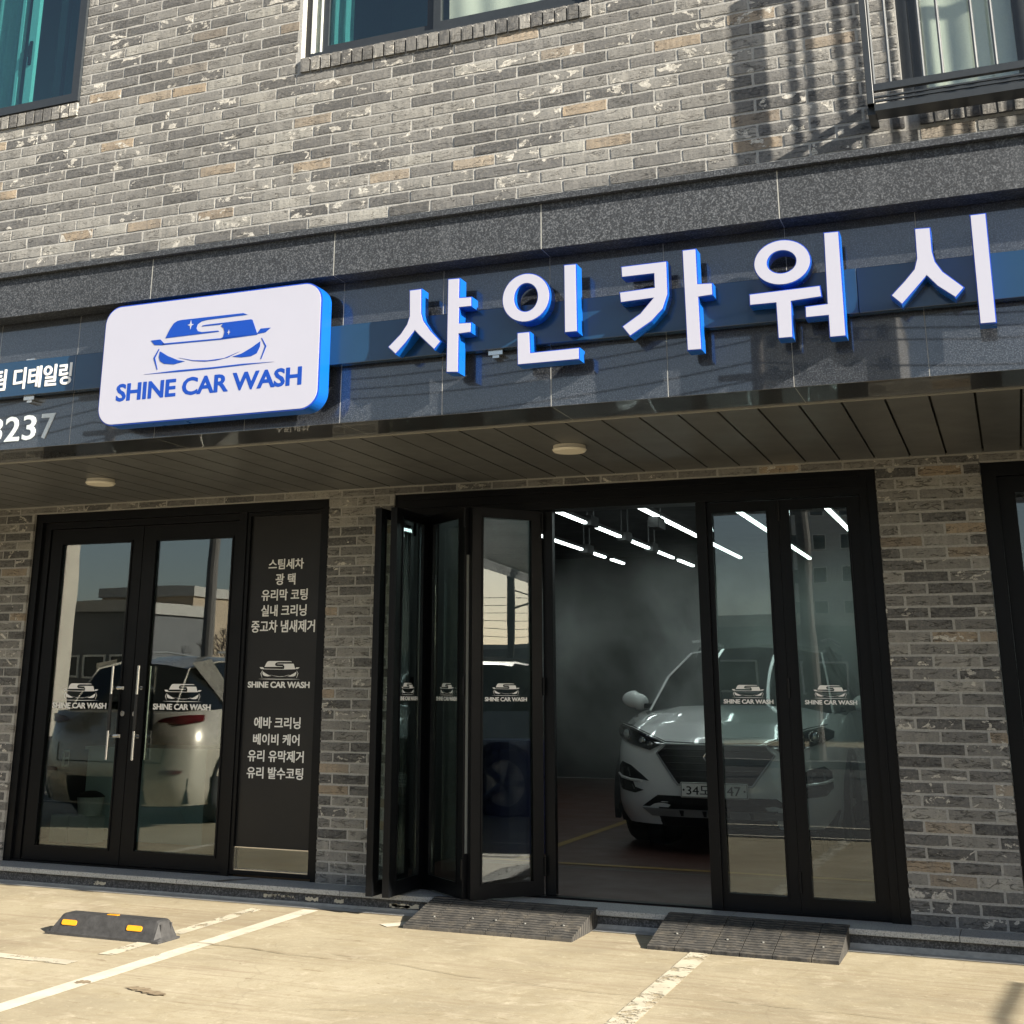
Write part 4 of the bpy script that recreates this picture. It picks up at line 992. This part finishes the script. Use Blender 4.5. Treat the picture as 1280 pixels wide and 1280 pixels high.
def ramp(x0, x1, yb, yf, lab, ws, bolts):
    t = thing('rubber_ramp', lab, 'ramp', (x0, yb, G), 'ribbed rubber kerb ramps before the folding doors')
    tot = sum(ws); x = x0; D_ = yb - yf
    for i, wv in enumerate(ws):
        wd = (x1 - x0) * wv / tot; b3 = nb(); n = 15; rr = random.Random(i)
        cols = []
        for cx in range(7):
            u = x + .002 + (wd - .004) * cx / 6; row = []
            for j in range(n * 2 + 1):
                s = j / (n * 2); yv = yf + D_ * s
                base = .016 + (.108 - .016) * min(1, s / .9) + (0.0 if s < .9 else 0)
                rid = .003 * (1 if j % 2 else 0) * (1 if .03 < s < .92 else 0)
                row.append(b3.verts.new((u - x0, yv - yb + .004 * math.sin(cx * 1.7 + j * .35 + i) * (0 < s < 1) * (0 < cx < 6), base + rid + rr.uniform(-.0008, .0008))))
            cols.append(row)
        for a, b4 in zip(cols, cols[1:]):
            for j in range(n * 2): b3.faces.new((a[j], b4[j], b4[j + 1], a[j + 1]))
        lo = [[b3.verts.new((xx - x0, yy - yb, 0)) for yy in (yf, yb)] for xx in (x + .002, x + wd - .002)]
        b3.faces.new(list(reversed(cols[0])) + [lo[0][0], lo[0][1]]); b3.faces.new(cols[-1] + [lo[1][1], lo[1][0]])
        b3.faces.new([c[0] for c in cols][::-1] + [lo[0][0], lo[1][0]]); b3.faces.new([c[-1] for c in cols] + [lo[1][1], lo[0][1]])
        obj('ramp_segment', b3, 'rubber_ramp', t); x += wd
    for u, s in bolts:
        b3 = nb(); tube(b3, [(0, 0, 0), (0, 0, .006)], .009, 10, .006)
        o = obj('bolt', b3, 'zinc', t); o.location = (u * (x1 - x0), yf + D_ * s - yb, .018 + .092 * s / .9)
ramp(-2.70, -1.695, -.195, -.68, 'ribbed black rubber ramp in front of the open folding doors', (.15, .2, .15, .15, .2, .15), ((.13, .3), (.36, .33), (.5, .33), (.68, .3), (.9, .33)))
ramp(-1.28, -.30, -.165, -.69, 'ribbed black rubber ramp in front of the closed right hand leaves', (.15, .2, .15, .17, .2, .14), ((.12, .35), (.4, .3), (.59, .3), (.9, .3)))
st_ = thing('water_stain', 'small damp trail on the granite step below the lettered side panel', 'stain', (-4.2, -.1, 0))
b3 = nb(); b3.faces.new([b3.verts.new(p) for p in ((-.10, -.115, .0012), (-.03, -.12, .0012), (.05, .0, .0012), (.12, .1, .0012), (.07, .1, .0012), (-.02, .01, .0012))]); obj('damp_patch', b3, 'dirt_water', st_)

# ================================================================ cars
def make_car(name, lab, paint, loc, rotz=0.0, group=None, detail=True, plate=None):
    t = thing(name, lab, 'car', loc, group, rotz)
    W, D, LN = .925, .95, 4.45
    def plan(tt):   # half outline: 0 = nose centre ... 1 = tail centre
        if tt < .4:
            a = tt / .4 * math.pi / 2; return (W * math.sin(a) ** .62, D * (1 - math.cos(a) ** .62))
        if tt < .75:
            u = (tt - .4) / .35; return (W + .012 * math.sin(u * math.pi), D + (LN - .6 - D) * u)
        a = (1 - (tt - .75) / .25) * math.pi / 2; return (W * math.sin(a) ** .5, LN - .6 * (1 - math.cos(a) ** .5))
    def ztop(y): 
        pts = [(0, .80), (.12, .835), (.45, .90), (.9, .985), (1.3, 1.04), (2.5, 1.06), (3.9, 1.10), (4.45, 1.06)]
        for (a, b_), (c, d) in zip(pts, pts[1:]):
            if y <= c: return b_ + (d - b_) * (y - a) / (c - a)
        return pts[-1][1]
    def fy(f):   # how far the body leans back at height fraction
        return f
    lev = [(.20, .11, .05), (.27, .06, .02), (.36, .015, .0), (.46, .0, .0), (.58, .005, .0), (.68, .02, .0), (.76, .035, .004), (1.0, .075, .045)]
    NN = 96
    def P(tt, li):
        x, y = plan(tt); z, dy, dx = lev[li]
        yc = max(0, min(1, (1.6 - y) / 1.6)); yr = max(0, min(1, (y - 3.0) / 1.45))
        zt = ztop(y)
        zz = z if li < len(lev) - 1 else zt
        if li < len(lev) - 1 and z > zt - .02: zz = zt - .02
        y2 = y + dy * (1 - min(1, y / .95)) - dy * .8 * yr
        return (x * (1 - dx * min(1, x / .5)), y2, zz)
    b3 = nb(); G_ = {}
    for sgn in (1, -1):
        for i in range(NN + 1):
            for l_ in range(len(lev)):
                if sgn < 0 and i in (0, NN): G_[sgn, i, l_] = G_[1, i, l_]; continue
                x, y, z = P(i / NN, l_); G_[sgn, i, l_] = b3.verts.new((x * sgn, y, z))
    def arch(vs):
        c = sum((v.co for v in vs), Vector()) / len(vs)
        return abs(c.x) > .78 and min((c.y - .92) ** 2, (c.y - 3.55) ** 2) + (c.z - .33) ** 2 < .405 ** 2
    for sgn in (1, -1):
        for i in range(NN):
            for l_ in range(len(lev) - 1):
                q = [G_[sgn, i, l_], G_[sgn, i + 1, l_], G_[sgn, i + 1, l_ + 1], G_[sgn, i, l_ + 1]]
                if sgn < 0: q.reverse()
                if not arch(q): b3.faces.new(q)
    # hood and rear deck: rows between mirrored outline points
    tl = len(lev) - 1; C_ = 10; rowsv = []
    i_w = next(i for i in range(NN) if plan(i / NN)[1] > 1.16)
    i_r = next(i for i in range(NN) if plan(i / NN)[1] > 4.0)
    def crown(u, y):
        s = min(1, max(0, y - .02) / .5); 
        base = (.045 + .03 * min(1, y / 1.1)) * s * (1 - abs(u) ** 2.4)
        ridge = .012 * s * math.exp(-((abs(u) - .55) / .07) ** 2)
        return base + ridge
    for lo_, hi_ in ((0, i_w), (i_r, NN)):
        prev = None
        for i in range(lo_, hi_ + 1):
            a = G_[-1, i, tl]; c = G_[1, i, tl]
            if a is c: row = [a]
            else:
                row = [a] + [b3.verts.new((a.co.x + (c.co.x - a.co.x) * k_ / C_, a.co.y, a.co.z + crown(2 * k_ / C_ - 1, a.co.y if lo_ == 0 else LN - a.co.y))) for k_ in range(1, C_)] + [c]
            if prev is not None:
                if len(prev) == 1 and len(row) > 1:
                    for k_ in range(C_): b3.faces.new((prev[0], row[k_ + 1], row[k_]))
                elif len(row) == 1 and len(prev) > 1:
                    for k_ in range(C_): b3.faces.new((prev[k_], prev[k_ + 1], row[0]))
                else:
                    for k_ in range(C_): b3.faces.new((prev[k_], prev[k_ + 1], row[k_ + 1], row[k_]))
            prev = row
    body = obj('body', b3, paint, t)
    for f in body.data.polygons: f.use_smooth = True
    # cabin
    secs = [(1.12, .80, 1.035, .78, 1.04), (1.5, .845, 1.05, .70, 1.33), (2.02, .86, 1.055, .60, 1.55), (2.7, .865, 1.06, .595, 1.60), (3.45, .86, 1.08, .585, 1.575), (3.95, .83, 1.10, .56, 1.49), (4.22, .78, 1.11, .62, 1.15)]
    def sec(i):
        y, xb, zb, xt, zt = secs[i]
        return [(-xb, y, zb), (-xt, y, zt), (-xt * .5, y, zt + .035 * (zt > 1.3) + .01), (0, y, zt + .045 * (zt > 1.3) + .015), (xt * .5, y, zt + .035 * (zt > 1.3) + .01), (xt, y, zt), (xb, y, zb)]
    SS = [sec(i) for i in range(len(secs))]
    def strip(ix, js, shr=0.0):
        bb = nb()
        vv = [[bb.verts.new(SS[i][j]) for j in js] for i in ix]
        for a, c in zip(vv, vv[1:]):
            for k_ in range(len(js) - 1): bb.faces.new((a[k_], a[k_ + 1], c[k_ + 1], c[k_]))
        return bb
    ws_ = obj('windscreen', strip((0, 1, 2), (1, 2, 3, 4, 5)), 'car_glass', t)
    rf = obj('roof', strip((2, 3, 4, 5), (1, 2, 3, 4, 5)), paint, t)
    rw = obj('rear_window', strip((5, 6), (1, 2, 3, 4, 5)), 'car_glass', t)
    for o in (ws_, rf, rw):
        for f in o.data.polygons: f.use_smooth = True
    for js in ((0, 1), (5, 6)): obj('side_window', strip((0, 1, 2, 3, 4, 5, 6), js), 'car_glass', t)
    for s in (-1, 1):
        bb = nb(); pts = [(s * (q[3] + .004), q[0], q[4] + .004) for q in secs]; tube(bb, pts, .010, 8); 
        obj('roof_pillar', bb, paint, t)
        bb = nb(); tube(bb, [(s * .868, 2.5, 1.05), (s * .60, 2.48, 1.62)], .028, 6); obj('door_pillar', bb, 'car_black', t)
        bb = nb(); bb.faces.new([bb.verts.new(p) for p in ((s * .868, 3.35, 1.08), (s * .866, 3.62, 1.09), (s * .60, 3.95, 1.55), (s * .6, 3.6, 1.6))]); 
        bmesh.ops.solidify(bb, geom=bb.faces[:], thickness=.02); obj('rear_pillar', bb, paint, t)
        bb = nb(); tube(bb, [(s * .605, 2.05, 1.66), (s * .61, 2.7, 1.70), (s * .6, 3.5, 1.67)], .013, 6); obj('roof_rail', bb, 'skid', t)
        # mirror
        bb = bmesh.new(); bmesh.ops.create_uvsphere(bb, u_segments=16, v_segments=10, radius=1)
        for v in bb.verts: v.co = Vector((v.co.x * .125 + s * 1.02, v.co.y * .07 + 1.5, v.co.z * .078 + 1.135 - .02 * (v.co.x * s < 0)))
        mr = obj('door_mirror', bb, paint, t)
        bb = box(nb(), *(sorted((s * .84, s * .93))), 1.46, 1.53, 1.06, 1.10); obj('mirror_arm', bb, 'car_black', mr)
        for f in mr.data.polygons: f.use_smooth = True
        # wheels
        for yw in (.92, 3.55):
            bb = nb(); pr = [(.245, .0), (.325, .01), (.345, .04), (.345, .17), (.325, .2), (.245, .21)]; n = 32; vv = []
            for k_ in range(n):
                a = 2 * math.pi * k_ / n; vv.append([bb.verts.new((s * (.905 - q), yw + r_ * math.cos(a), .345 + r_ * math.sin(a))) for r_, q in pr])
            for k_ in range(n):
                for j in range(len(pr) - 1): bb.faces.new((vv[k_][j], vv[(k_ + 1) % n][j], vv[(k_ + 1) % n][j + 1], vv[k_][j + 1]))
            wh = obj('wheel', bb, 'tyre', t)
            bb = nb()
            for k_ in range(5):
                a = 2 * math.pi * k_ / 5
                tube(bb, [(s * .88, yw, .345), (s * .885, yw + .24 * math.cos(a), .345 + .24 * math.sin(a))], .035, 6)
            tube(bb, [(s * .80, yw, .345), (s * .81, yw, .345)], .24, 24); obj('rim', bb, 'rim', wh, kind='stuff')
            bb = nb(); tube(bb, [(s * .55, yw, .345), (s * .70, yw, .345)], .42, 28); obj('wheel_arch_liner', bb, 'car_black', t)
            bb = nb(); n = 20; r0, r1 = .395, .435; vv = []
            for k_ in range(n + 1):
                a = math.radians(-18) + math.radians(216) * k_ / n
                vv.append([bb.verts.new((s * xx, yw + r_ * math.cos(a), .335 + r_ * math.sin(a))) for r_, xx in ((r0, .90), (r0, .944), (r1, .944), (r1, .90))])
            for k_ in range(n):
                for j in range(4): bb.faces.new((vv[k_][j], vv[k_ + 1][j], vv[k_ + 1][(j + 1) % 4], vv[k_][(j + 1) % 4]))
            obj('arch_cladding', bb, 'car_black', t)
        obj('sill', bbox(*sorted((s * .84, s * .925)), 1.4, 3.1, .20, .33), 'car_black', t)
    bb = box(nb(), -.7, .7, .3, 4.2, .18, .6); obj('underbody', bb, 'car_black', t)
    # ---- front details, draped on the nose
    def nose(x, z, rear=False):
        ax = min(abs(x), .9249)
        if not rear:
            a = math.asin(min(1, (ax / W) ** (1 / .62))); y = D * (1 - math.cos(a) ** .62)
            e = 1 - min(1, y / .95)
        else:
            a = math.asin(min(1, (ax / W) ** 2)); y = .6 * (1 - math.cos(a) ** .5); e = 1
        dy = lev[-1][1]
        for (z0, d0, _), (z1, d1, _) in zip(lev, lev[1:]):
            z1e = z1 if z1 < 1 else .82
            if z0 <= z <= z1e: dy = d0 + (d1 - d0) * (z - z0) / (z1e - z0); break
        if z > .82: dy = .075
        return y + dy * e if not rear else LN - y - dy * .8
    def drape(nm, p, m_, eps=.004, thick=.012, par=None, rear=False, cuts=3, mirror=True):
        outs = []
        for s in ((1, -1) if mirror else (1,)):
            q = [(x * s, z) for x, z in p]
            if area2(q) < 0: q = q[::-1]
            bb = nb(); vv = [bb.verts.new((x, 0, z)) for x, z in q]
            tr = tessellate_polygon([[Vector((x, z, 0)) for x, z in q]])
            for f in tr:
                idx = list(f) if area2([q[i] for i in f]) > 0 else list(f)[::-1]
                try: bb.faces.new([vv[i] for i in idx])
                except ValueError: pass
            bmesh.ops.subdivide_edges(bb, edges=bb.edges[:], cuts=cuts, use_grid_fill=True)
            sg = -1 if not rear else 1
            for v in bb.verts: v.co.y = nose(v.co.x, v.co.z, rear) + sg * (eps + thick)
            ext = bmesh.ops.extrude_face_region(bb, geom=bb.faces[:])
            for v in [e for e in ext['geom'] if isinstance(e, bmesh.types.BMVert)]: v.co.y -= sg * (thick + .02)
            outs.append(obj(nm, bb, m_, par or t))
        return outs
    def line(nm, pts, r, m_, par=None, rear=False, eps=.012, mirror=True):
        for s in ((1, -1) if mirror else (1,)):
            pp = []
            for (a, b_), (c, d) in zip(pts, pts[1:]):
                for k_ in range(4):
                    x, z = a + (c - a) * k_ / 4, b_ + (d - b_) * k_ / 4; pp.append((s * x, nose(x, z, rear) + (eps if rear else -eps), z))
            pp.append((s * pts[-1][0], nose(pts[-1][0], pts[-1][1], rear) + (eps if rear else -eps), pts[-1][1]))
            bb = nb(); tube(bb, pp, r, 6); obj(nm, bb, m_, par or t)
    gp = [(-.385, .80), (.385, .80), (.455, .735), (.285, .515), (-.285, .515), (-.455, .735)]
    gr = drape('grille', gp, 'car_black', .004, .008, mirror=False)[0]
    line('grille_frame', [(0, .803), (.39, .803), (.462, .736), (.29, .508), (0, .508)], .008, 'skid', gr)
    for zz in (.565, .615, .665, .715, .765):
        hw = .285 + (.455 - .285) * (zz - .515) / .22 if zz < .735 else .455 - (zz - .735)
        line('grille_slat', [(0, zz), (hw - .02, zz)], .006, 'car_black', gr, eps=.018)
    # emblem: slanted oval ring
    bb = nb(); n = 28
    pp = [(.072 * math.cos(2 * math.pi * k_ / n), -.012, .715 + .038 * math.sin(2 * math.pi * k_ / n)) for k_ in range(n + 1)]
    tube(bb, pp, .006, 6); tube(bb, [(-.035, -.012, .69), (-.025, -.012, .74)], .005, 5); tube(bb, [(.025, -.012, .69), (.035, -.012, .74)], .005, 5); tube(bb, [(-.03, -.012, .715), (.03, -.012, .717)], .005, 5)
    obj('badge', bb, 'chrome', gr, kind='stuff')
    hl_ = drape('headlight', [(.40, .812), (.52, .755), (.68, .79), (.80, .83), (.865, .865), (.87, .915), (.80, .95), (.70, .925), (.55, .87)], 'lamp_dark', .004, .012)
    for s, h_ in zip((1, -1), hl_):
        for lx_, lz_, r_ in ((.745, .875, .040), (.60, .825, .026), (.525, .80, .018)):
            ny = nose(lx_, lz_)
            bb = nb(); pp = [(s * (lx_ + r_ * math.cos(2 * math.pi * k_ / 20)), nose(lx_ + r_ * math.cos(2 * math.pi * k_ / 20), lz_) - .018, lz_ + r_ * math.sin(2 * math.pi * k_ / 20)) for k_ in range(21)]
            tube(bb, pp, .0045, 6); obj('lamp_ring', bb, 'chrome', h_)
            bb = bmesh.new(); bmesh.ops.create_uvsphere(bb, u_segments=14, v_segments=8, radius=r_ * .86)
            for v in bb.verts: v.co = Vector((v.co.x + s * lx_, v.co.y * .25 + ny - .016, v.co.z + lz_))
            obj('lens', bb, 'lamp_clear', h_)
        bb = nb()
        pp = [(s * x, nose(x, z) - .018, z) for x, z in ((.42, .815), (.55, .862), (.70, .915), (.80, .938))]; tube(bb, pp, .005, 5); obj('lamp_strip', bb, 'chrome', h_)
    fg = drape('fog_lamp_recess', [(.53, .525), (.60, .575), (.70, .635), (.80, .66), (.845, .62), (.85, .50), (.80, .445), (.66, .43), (.58, .455), (.66, .475), (.68, .515), (.62, .535)], 'car_black', .003, .006)
    for s, h_ in zip((1, -1), fg):
        for (a, c, zz, hh) in ((.70, .81, .585, .032), (.66, .82, .475, .018)):
            bb = nb(); q = [(a, zz - hh), (c, zz - hh), (c, zz + hh * .7), (a + .02, zz + hh)]
            pts = [(s * x, nose(x, z) - .014, z) for x, z in q]
            f = bb.faces.new([bb.verts.new(p) for p in pts]); bmesh.ops.solidify(bb, geom=bb.faces[:], thickness=.008); obj('fog_lamp', bb, 'lamp_clear', h_)
        bb = nb(); tube(bb, [(s * x, nose(x, z) - .012, z) for x, z in ((.60, .522), (.70, .527), (.80, .54), (.85, .56))], .012, 6); obj('trim_blade', bb, paint, h_)
    drape('lower_intake', [(-.46, .425), (.46, .425), (.56, .36), (.60, .335), (-.60, .335), (-.56, .36)], 'car_black', .003, .006, mirror=False)
    drape('bumper_lip', [(-.88, .335), (.88, .335), (.84, .20), (-.84, .20)], 'car_black', .004, .008, mirror=False)
    drape('skid_plate', [(-.60, .325), (.60, .325), (.52, .268), (-.52, .268)], 'skid', .012, .014, mirror=False)
    for s in (-.27, -.09, .09, .27):
        drape('skid_notch', [(s - .018, .318), (s + .018, .318), (s + .01, .275), (s - .01, .275)], 'car_black', .026, .003, mirror=False)
    # crease and shut line of the bonnet
    line('bonnet_gap', [(0, .812), (.40, .822), (.55, .88), (.70, .938), (.83, .965)], .004, 'car_black', eps=.002)
    # rear details
    for s, h_ in zip((1, -1), drape('tail_lamp', [(.52, .985), (.66, .965), (.80, .96), (.90, .985), (.90, 1.05), (.78, 1.045), (.60, 1.02)], 'lamp_red', .004, .012, rear=True)): pass
    drape('rear_reflector', [(.60, .50), (.80, .50), (.82, .535), (.62, .535)], 'lamp_red', .004, .006, rear=True)
    drape('rear_bumper_guard', [(-.86, .46), (.86, .46), (.84, .22), (-.84, .22)], 'car_black', .004, .006, rear=True, mirror=False)
    line('tailgate_gap', [(0, .60), (.62, .60), (.66, .88)], .005, 'car_black', rear=True, eps=.004)
    if plate:
        pl_ = obj('number_plate', bbox(-.26, .26, -.034, -.026, .418, .530, bev=.004), 'plate', t)
        obj('plate_border', frame_rect(nb(), -.255, .255, .422, .526, .004, -.0355, -.0342, (0, 0, 0)), 'car_black', pl_)
        text_part('plate_text', plate[0], -.118, .4735, .19, .066, -.0343, 'car_black', pl_, .0, 1, .0008, (0, 0, 0), .012)
        text_part('plate_text', plate[1], .152, .4735, .105, .066, -.0343, 'car_black', pl_, .0, 1, .0008, (0, 0, 0), .012)
        for s in (-1, 1):
            bb = nb(); tube(bb, [(s * .235, -.0342, .474), (s * .235, -.038, .474)], .008, 10); obj('plate_screw', bb, 'car_black', pl_)
    return t
make_car('parked_car', 'white sport utility car parked nose out in steam inside the garage', 'white_paint', (-1.577, 2.53, 0), 0, None, True, ('34도', '47'))

ct = thing('ground_stain', 'brown oil stain on the concrete beside the long parking line', 'stain', (-3.1, -2.6, G))
def blob(cx, cy, rx, ry, seed, par, nm='stain_patch', m_='oil'):
    r_ = random.Random(seed); b4 = nb(); n = 22
    b4.faces.new([b4.verts.new((cx + 3.1 + rx * (1 + r_.uniform(-.3, .3)) * math.cos(2 * math.pi * i / n), cy + 2.6 + ry * (1 + r_.uniform(-.4, .4)) * math.sin(2 * math.pi * i / n), .0048 + .0004 * seed)) for i in range(n)]); obj(nm, b4, m_, par)
for i, (cx, cy, rx, ry) in enumerate(((-3.42, -2.56, .035, .03), (-3.11, -2.57, .06, .035), (-3.03, -2.60, .07, .025), (-2.97, -2.62, .045, .02))): blob(cx, cy, rx, ry, i, ct)
ck = thing('concrete_crack', 'thin dark crack running across the concrete in front of the ramps', 'crack', (-1.6, -1.7, G))
def crackline(pts, w_, seed):
    r_ = random.Random(seed); P_ = []
    for (a, b_), (c, d) in zip(pts, pts[1:]):
        for q in range(6): P_.append((a + (c - a) * q / 6 + r_.uniform(-.006, .006), b_ + (d - b_) * q / 6 + r_.uniform(-.007, .007)))
    P_.append(pts[-1]); b4 = nb(); L_ = []
    for i, (x, y) in enumerate(P_):
        ww = w_ * r_.uniform(.2, 1.2) * (0.1 if i in (0, len(P_) - 1) else 1); L_.append((b4.verts.new((x + 1.6, y + 1.7 + ww, .0046 + .0003 * seed)), b4.verts.new((x + 1.6, y + 1.7 - ww, .0046 + .0003 * seed))))
    for (a, b_), (c, d) in zip(L_, L_[1:]): b4.faces.new((a, b_, d, c))
    obj('crack_line', b4, 'oil', ck)
crackline([(-2.72, -1.50), (-2.38, -1.574), (-1.89, -1.715), (-1.64, -1.733), (-1.40, -1.767), (-1.17, -1.784), (-.68, -1.713), (-.34, -1.72), (-.08, -1.72), (.5, -1.8)], .0028, 1)
crackline([(-3.55, -1.53), (-3.2, -1.56), (-2.9, -1.60), (-2.65, -1.62)], .003, 2); crackline([(-3.5, -1.56), (-3.15, -1.545), (-2.84, -1.635)], .0022, 3)
crackline([(-.50, -1.25), (-.44, -1.0), (-.40, -.85)], .002, 4); crackline([(-4.9, -.9), (-4.3, -.95), (-3.9, -.86)], .002, 5); crackline([(-2.3, -2.6), (-1.7, -2.45), (-1.2, -2.5)], .0018, 6)
make_car('parked_car', 'champagne sport utility car beyond the left edge, mirrored in the glass door', 'beige_paint', (-7.75, -7.4, G), 0, None, False)
make_car('parked_car', 'dark grey sport utility car parked beyond the right edge, casting the shadow on the yard', 'grey_paint', (4.62, -5.35, G), 0, None, False)

# ================================================================ street behind the camera (seen mirrored in the glass)
def building(name, lab, x0, x1, y0, y1, h, wall, nx, nz, ww, wh, zs, face='front', group='buildings across the street'):
    P = ((x0 + x1) / 2, (y0 + y1) / 2, G)
    t = thing(name, lab, 'building', P, group)
    obj('wall', bbox(x0, x1, y0, y1, G, h, P), wall, t)
    obj('parapet', bbox(x0 - .1, x1 + .1, y0 - .1, y1 + .1, h, h + .35, P), 'kerb', t)
    for i in range(nx):
        for j in range(nz):
            cx = x0 + (x1 - x0) * (i + .5) / nx; cz = zs + (h - zs - .6) * (j + .5) / nz
            b4 = frame_rect(nb(), cx - ww / 2, cx + ww / 2, cz - wh / 2, cz + wh / 2, .06, y1 + .003, y1 + .05, P)
            f = obj('window', b4, 'white_frame', t); obj('pane', bbox(cx - ww / 2 + .06, cx + ww / 2 - .06, y1 + .01, y1 + .02, cz - wh / 2 + .06, cz + wh / 2 - .06, P), 'window_far', f)
    return t
building('tan_building', 'low tan rendered building across the street with dark square windows', -29.2, -25.4, -40, -30, 4.3, 'tan_wall', 3, 2, 1.1, 1.1, .6)
building('grey_building', 'plain dark grey block across the street beside the tan building', -27.2, -24.3, -29.5, -25.5, 3.5, 'grey_wall', 3, 1, .8, .7, .8)
building('pale_building', 'tall pale stone building at the far left across the street', -33, -24.0, -22.2, -20.8, 9.5, 'pale_wall', 3, 4, 1.2, 1.4, 1.2)
building('brick_house', 'long low shed across the street facing the folding doors', -14, 2, -40, -33, 3.2, 'grey_wall', 6, 1, 1.4, 1.0, .8)
building('apartment_tower', 'distant tall apartment tower with rows of small windows', -18, -6, -125, -110, 34, 'far_wall', 5, 11, 1.2, 1.4, 1, group='apartment towers')
building('apartment_tower', 'second distant apartment tower standing farther right than its twin', 12, 26, -140, -125, 38, 'far_wall', 5, 11, 1.2, 1.4, 1, group='apartment towers')
def street_pole(x, y, h, lab):
    t = thing('utility_pole', lab, 'utility pole', (x, y, G), 'utility poles along the street')
    b4 = nb(); tube(b4, [(0, 0, 0), (0, 0, h)], .16, 12, .1); obj('pole', b4, 'pole', t)
    b4 = box(nb(), -.9, .9, -.05, .05, h - .8, h - .7); box(b4, -.7, .7, -.05, .05, h - 1.6, h - 1.5); obj('cross_arm', b4, 'pole', t, kind='stuff')
    b4 = nb(); tube(b4, [(.3, 0, h - 2.6), (.3, 0, h - 2.0)], .16, 10); obj('transformer', b4, 'alu_grey', t)
PL = [(-32, -19.5), (-17, -18.5), (-3, -18.3), (11, -18.4), (26, -18.5)]
for (x, y), l_ in zip(PL, ('leftmost', 'second from the left', 'middle', 'fourth', 'rightmost')): street_pole(x, y, 8.2, 'grey utility pole with cross arms, %s along the street' % l_)
for k_, (dx, zz) in enumerate(((-.8, 7.45), (0, 7.45), (.8, 7.45), (-.6, 6.65), (.6, 6.65))):
    b4 = nb()
    for (x0, y0), (x1, y1) in zip(PL, PL[1:]):
        pts = [(x0 + (x1 - x0) * q / 8, y0 + (y1 - y0) * q / 8 + dx, zz - 1.2 * (1 - (2 * q / 8 - 1) ** 2) * .4) for q in range(9)]; tube(b4, pts, .018, 4, cap=False)
    tag(obj('power_line', b4, 'black'), 'thin black power line strung between the utility poles, the %s of five' % ('front upper', 'middle upper', 'rear upper', 'front lower', 'rear lower')[k_], 'cable', 'power lines strung between the poles')
FP_ = [(65.2, -18.6), (65.6, -17.4)]
for (x, y), h_, l_ in zip(FP_, (7.6, 7.2), ('taller of the pair far down the lane', 'shorter of the pair far down the lane')):
    t = thing('utility_pole', 'dark pole with slanting arms, ' + l_, 'utility pole', (x, y, G), 'utility poles along the street')
    b4 = nb(); tube(b4, [(0, 0, 0), (0, 0, 3.4)], .14, 10); tube(b4, [(0, 0, 3.4), (0, 0, h_)], .075, 8); obj('pole', b4, 'pole', t)
    b4 = nb(); tube(b4, [(0, 0, h_ - 1.6), (0, 2.0, h_ - .95)], .055, 6); tube(b4, [(0, 0, h_ - .4), (0, 2.0, h_ - .95)], .045, 6); obj('cross_arm', b4, 'pole', t, kind='stuff')
for k_ in range(6):
    b4 = nb(); pts = [(64 + .2 * k_, -30 + q * 4.5, 4.3 + .45 * k_ + .9 * ((q - 3.2) / 4.0) ** 2) for q in range(9)]; tube(b4, pts, .022, 4, cap=False)
    tag(obj('power_line', b4, 'black'), 'thin black power line crossing the far lane, wire %s counting up from the lowest' % ('one', 'two', 'three', 'four', 'five', 'six')[k_], 'cable', 'power lines strung between the poles')
t = thing('sign_post', 'square dark steel post standing down the lane beyond the right edge', 'post', (36.3, -10.6, G))
obj('post', bbox(-.1, .1, -.12, .12, 0, 12, bev=.01), 'alu_grey', t)
building('warehouse', 'long low dark warehouse closing the lane beyond the right edge', 92, 100, -70, 8, 4.6, 'grey_wall', 3, 1, 1.0, 1.0, 1, group='buildings across the street')
def bare_tree(x, y, h, seed, lab):
    t = thing('bare_tree', lab, 'tree', (x, y, G), 'bare trees across the street'); r_ = random.Random(seed)
    tr = nb(); br = nb()
    tube(tr, [(0, 0, 0), (.05, 0, h * .35), (0, .05, h * .6)], .12, 8, .07); obj('trunk', tr, 'bark', t)
    def grow(p, d, l, r, n):
        q = p + d * l; tube(br, [tuple(p), tuple((p + q) / 2 + Vector((r_.uniform(-.05, .05), r_.uniform(-.05, .05), .02))), tuple(q)], r, 5, r * .6, cap=False)
        if n:
            for _ in range(3): grow(q, (d + Vector((r_.uniform(-.7, .7), r_.uniform(-.7, .7), r_.uniform(-.1, .5)))).normalized(), l * .72, r * .6, n - 1)
    for a in range(5): grow(Vector((0, 0, h * (.3 + .06 * a))), Vector((math.cos(a * 1.3), math.sin(a * 1.3), .9)).normalized(), h * .22, .045, 3)
    obj('crown', br, 'bark', t, kind='stuff')
for i, (x, y, h, l_) in enumerate(((-22.5, -29, 3.6, 'smallest'), (-19.5, -30, 4.4, 'middle'), (-12, -29, 5.5, 'tallest'))): bare_tree(x, y, h, i, 'leafless tree across the street, the %s of three' % l_)
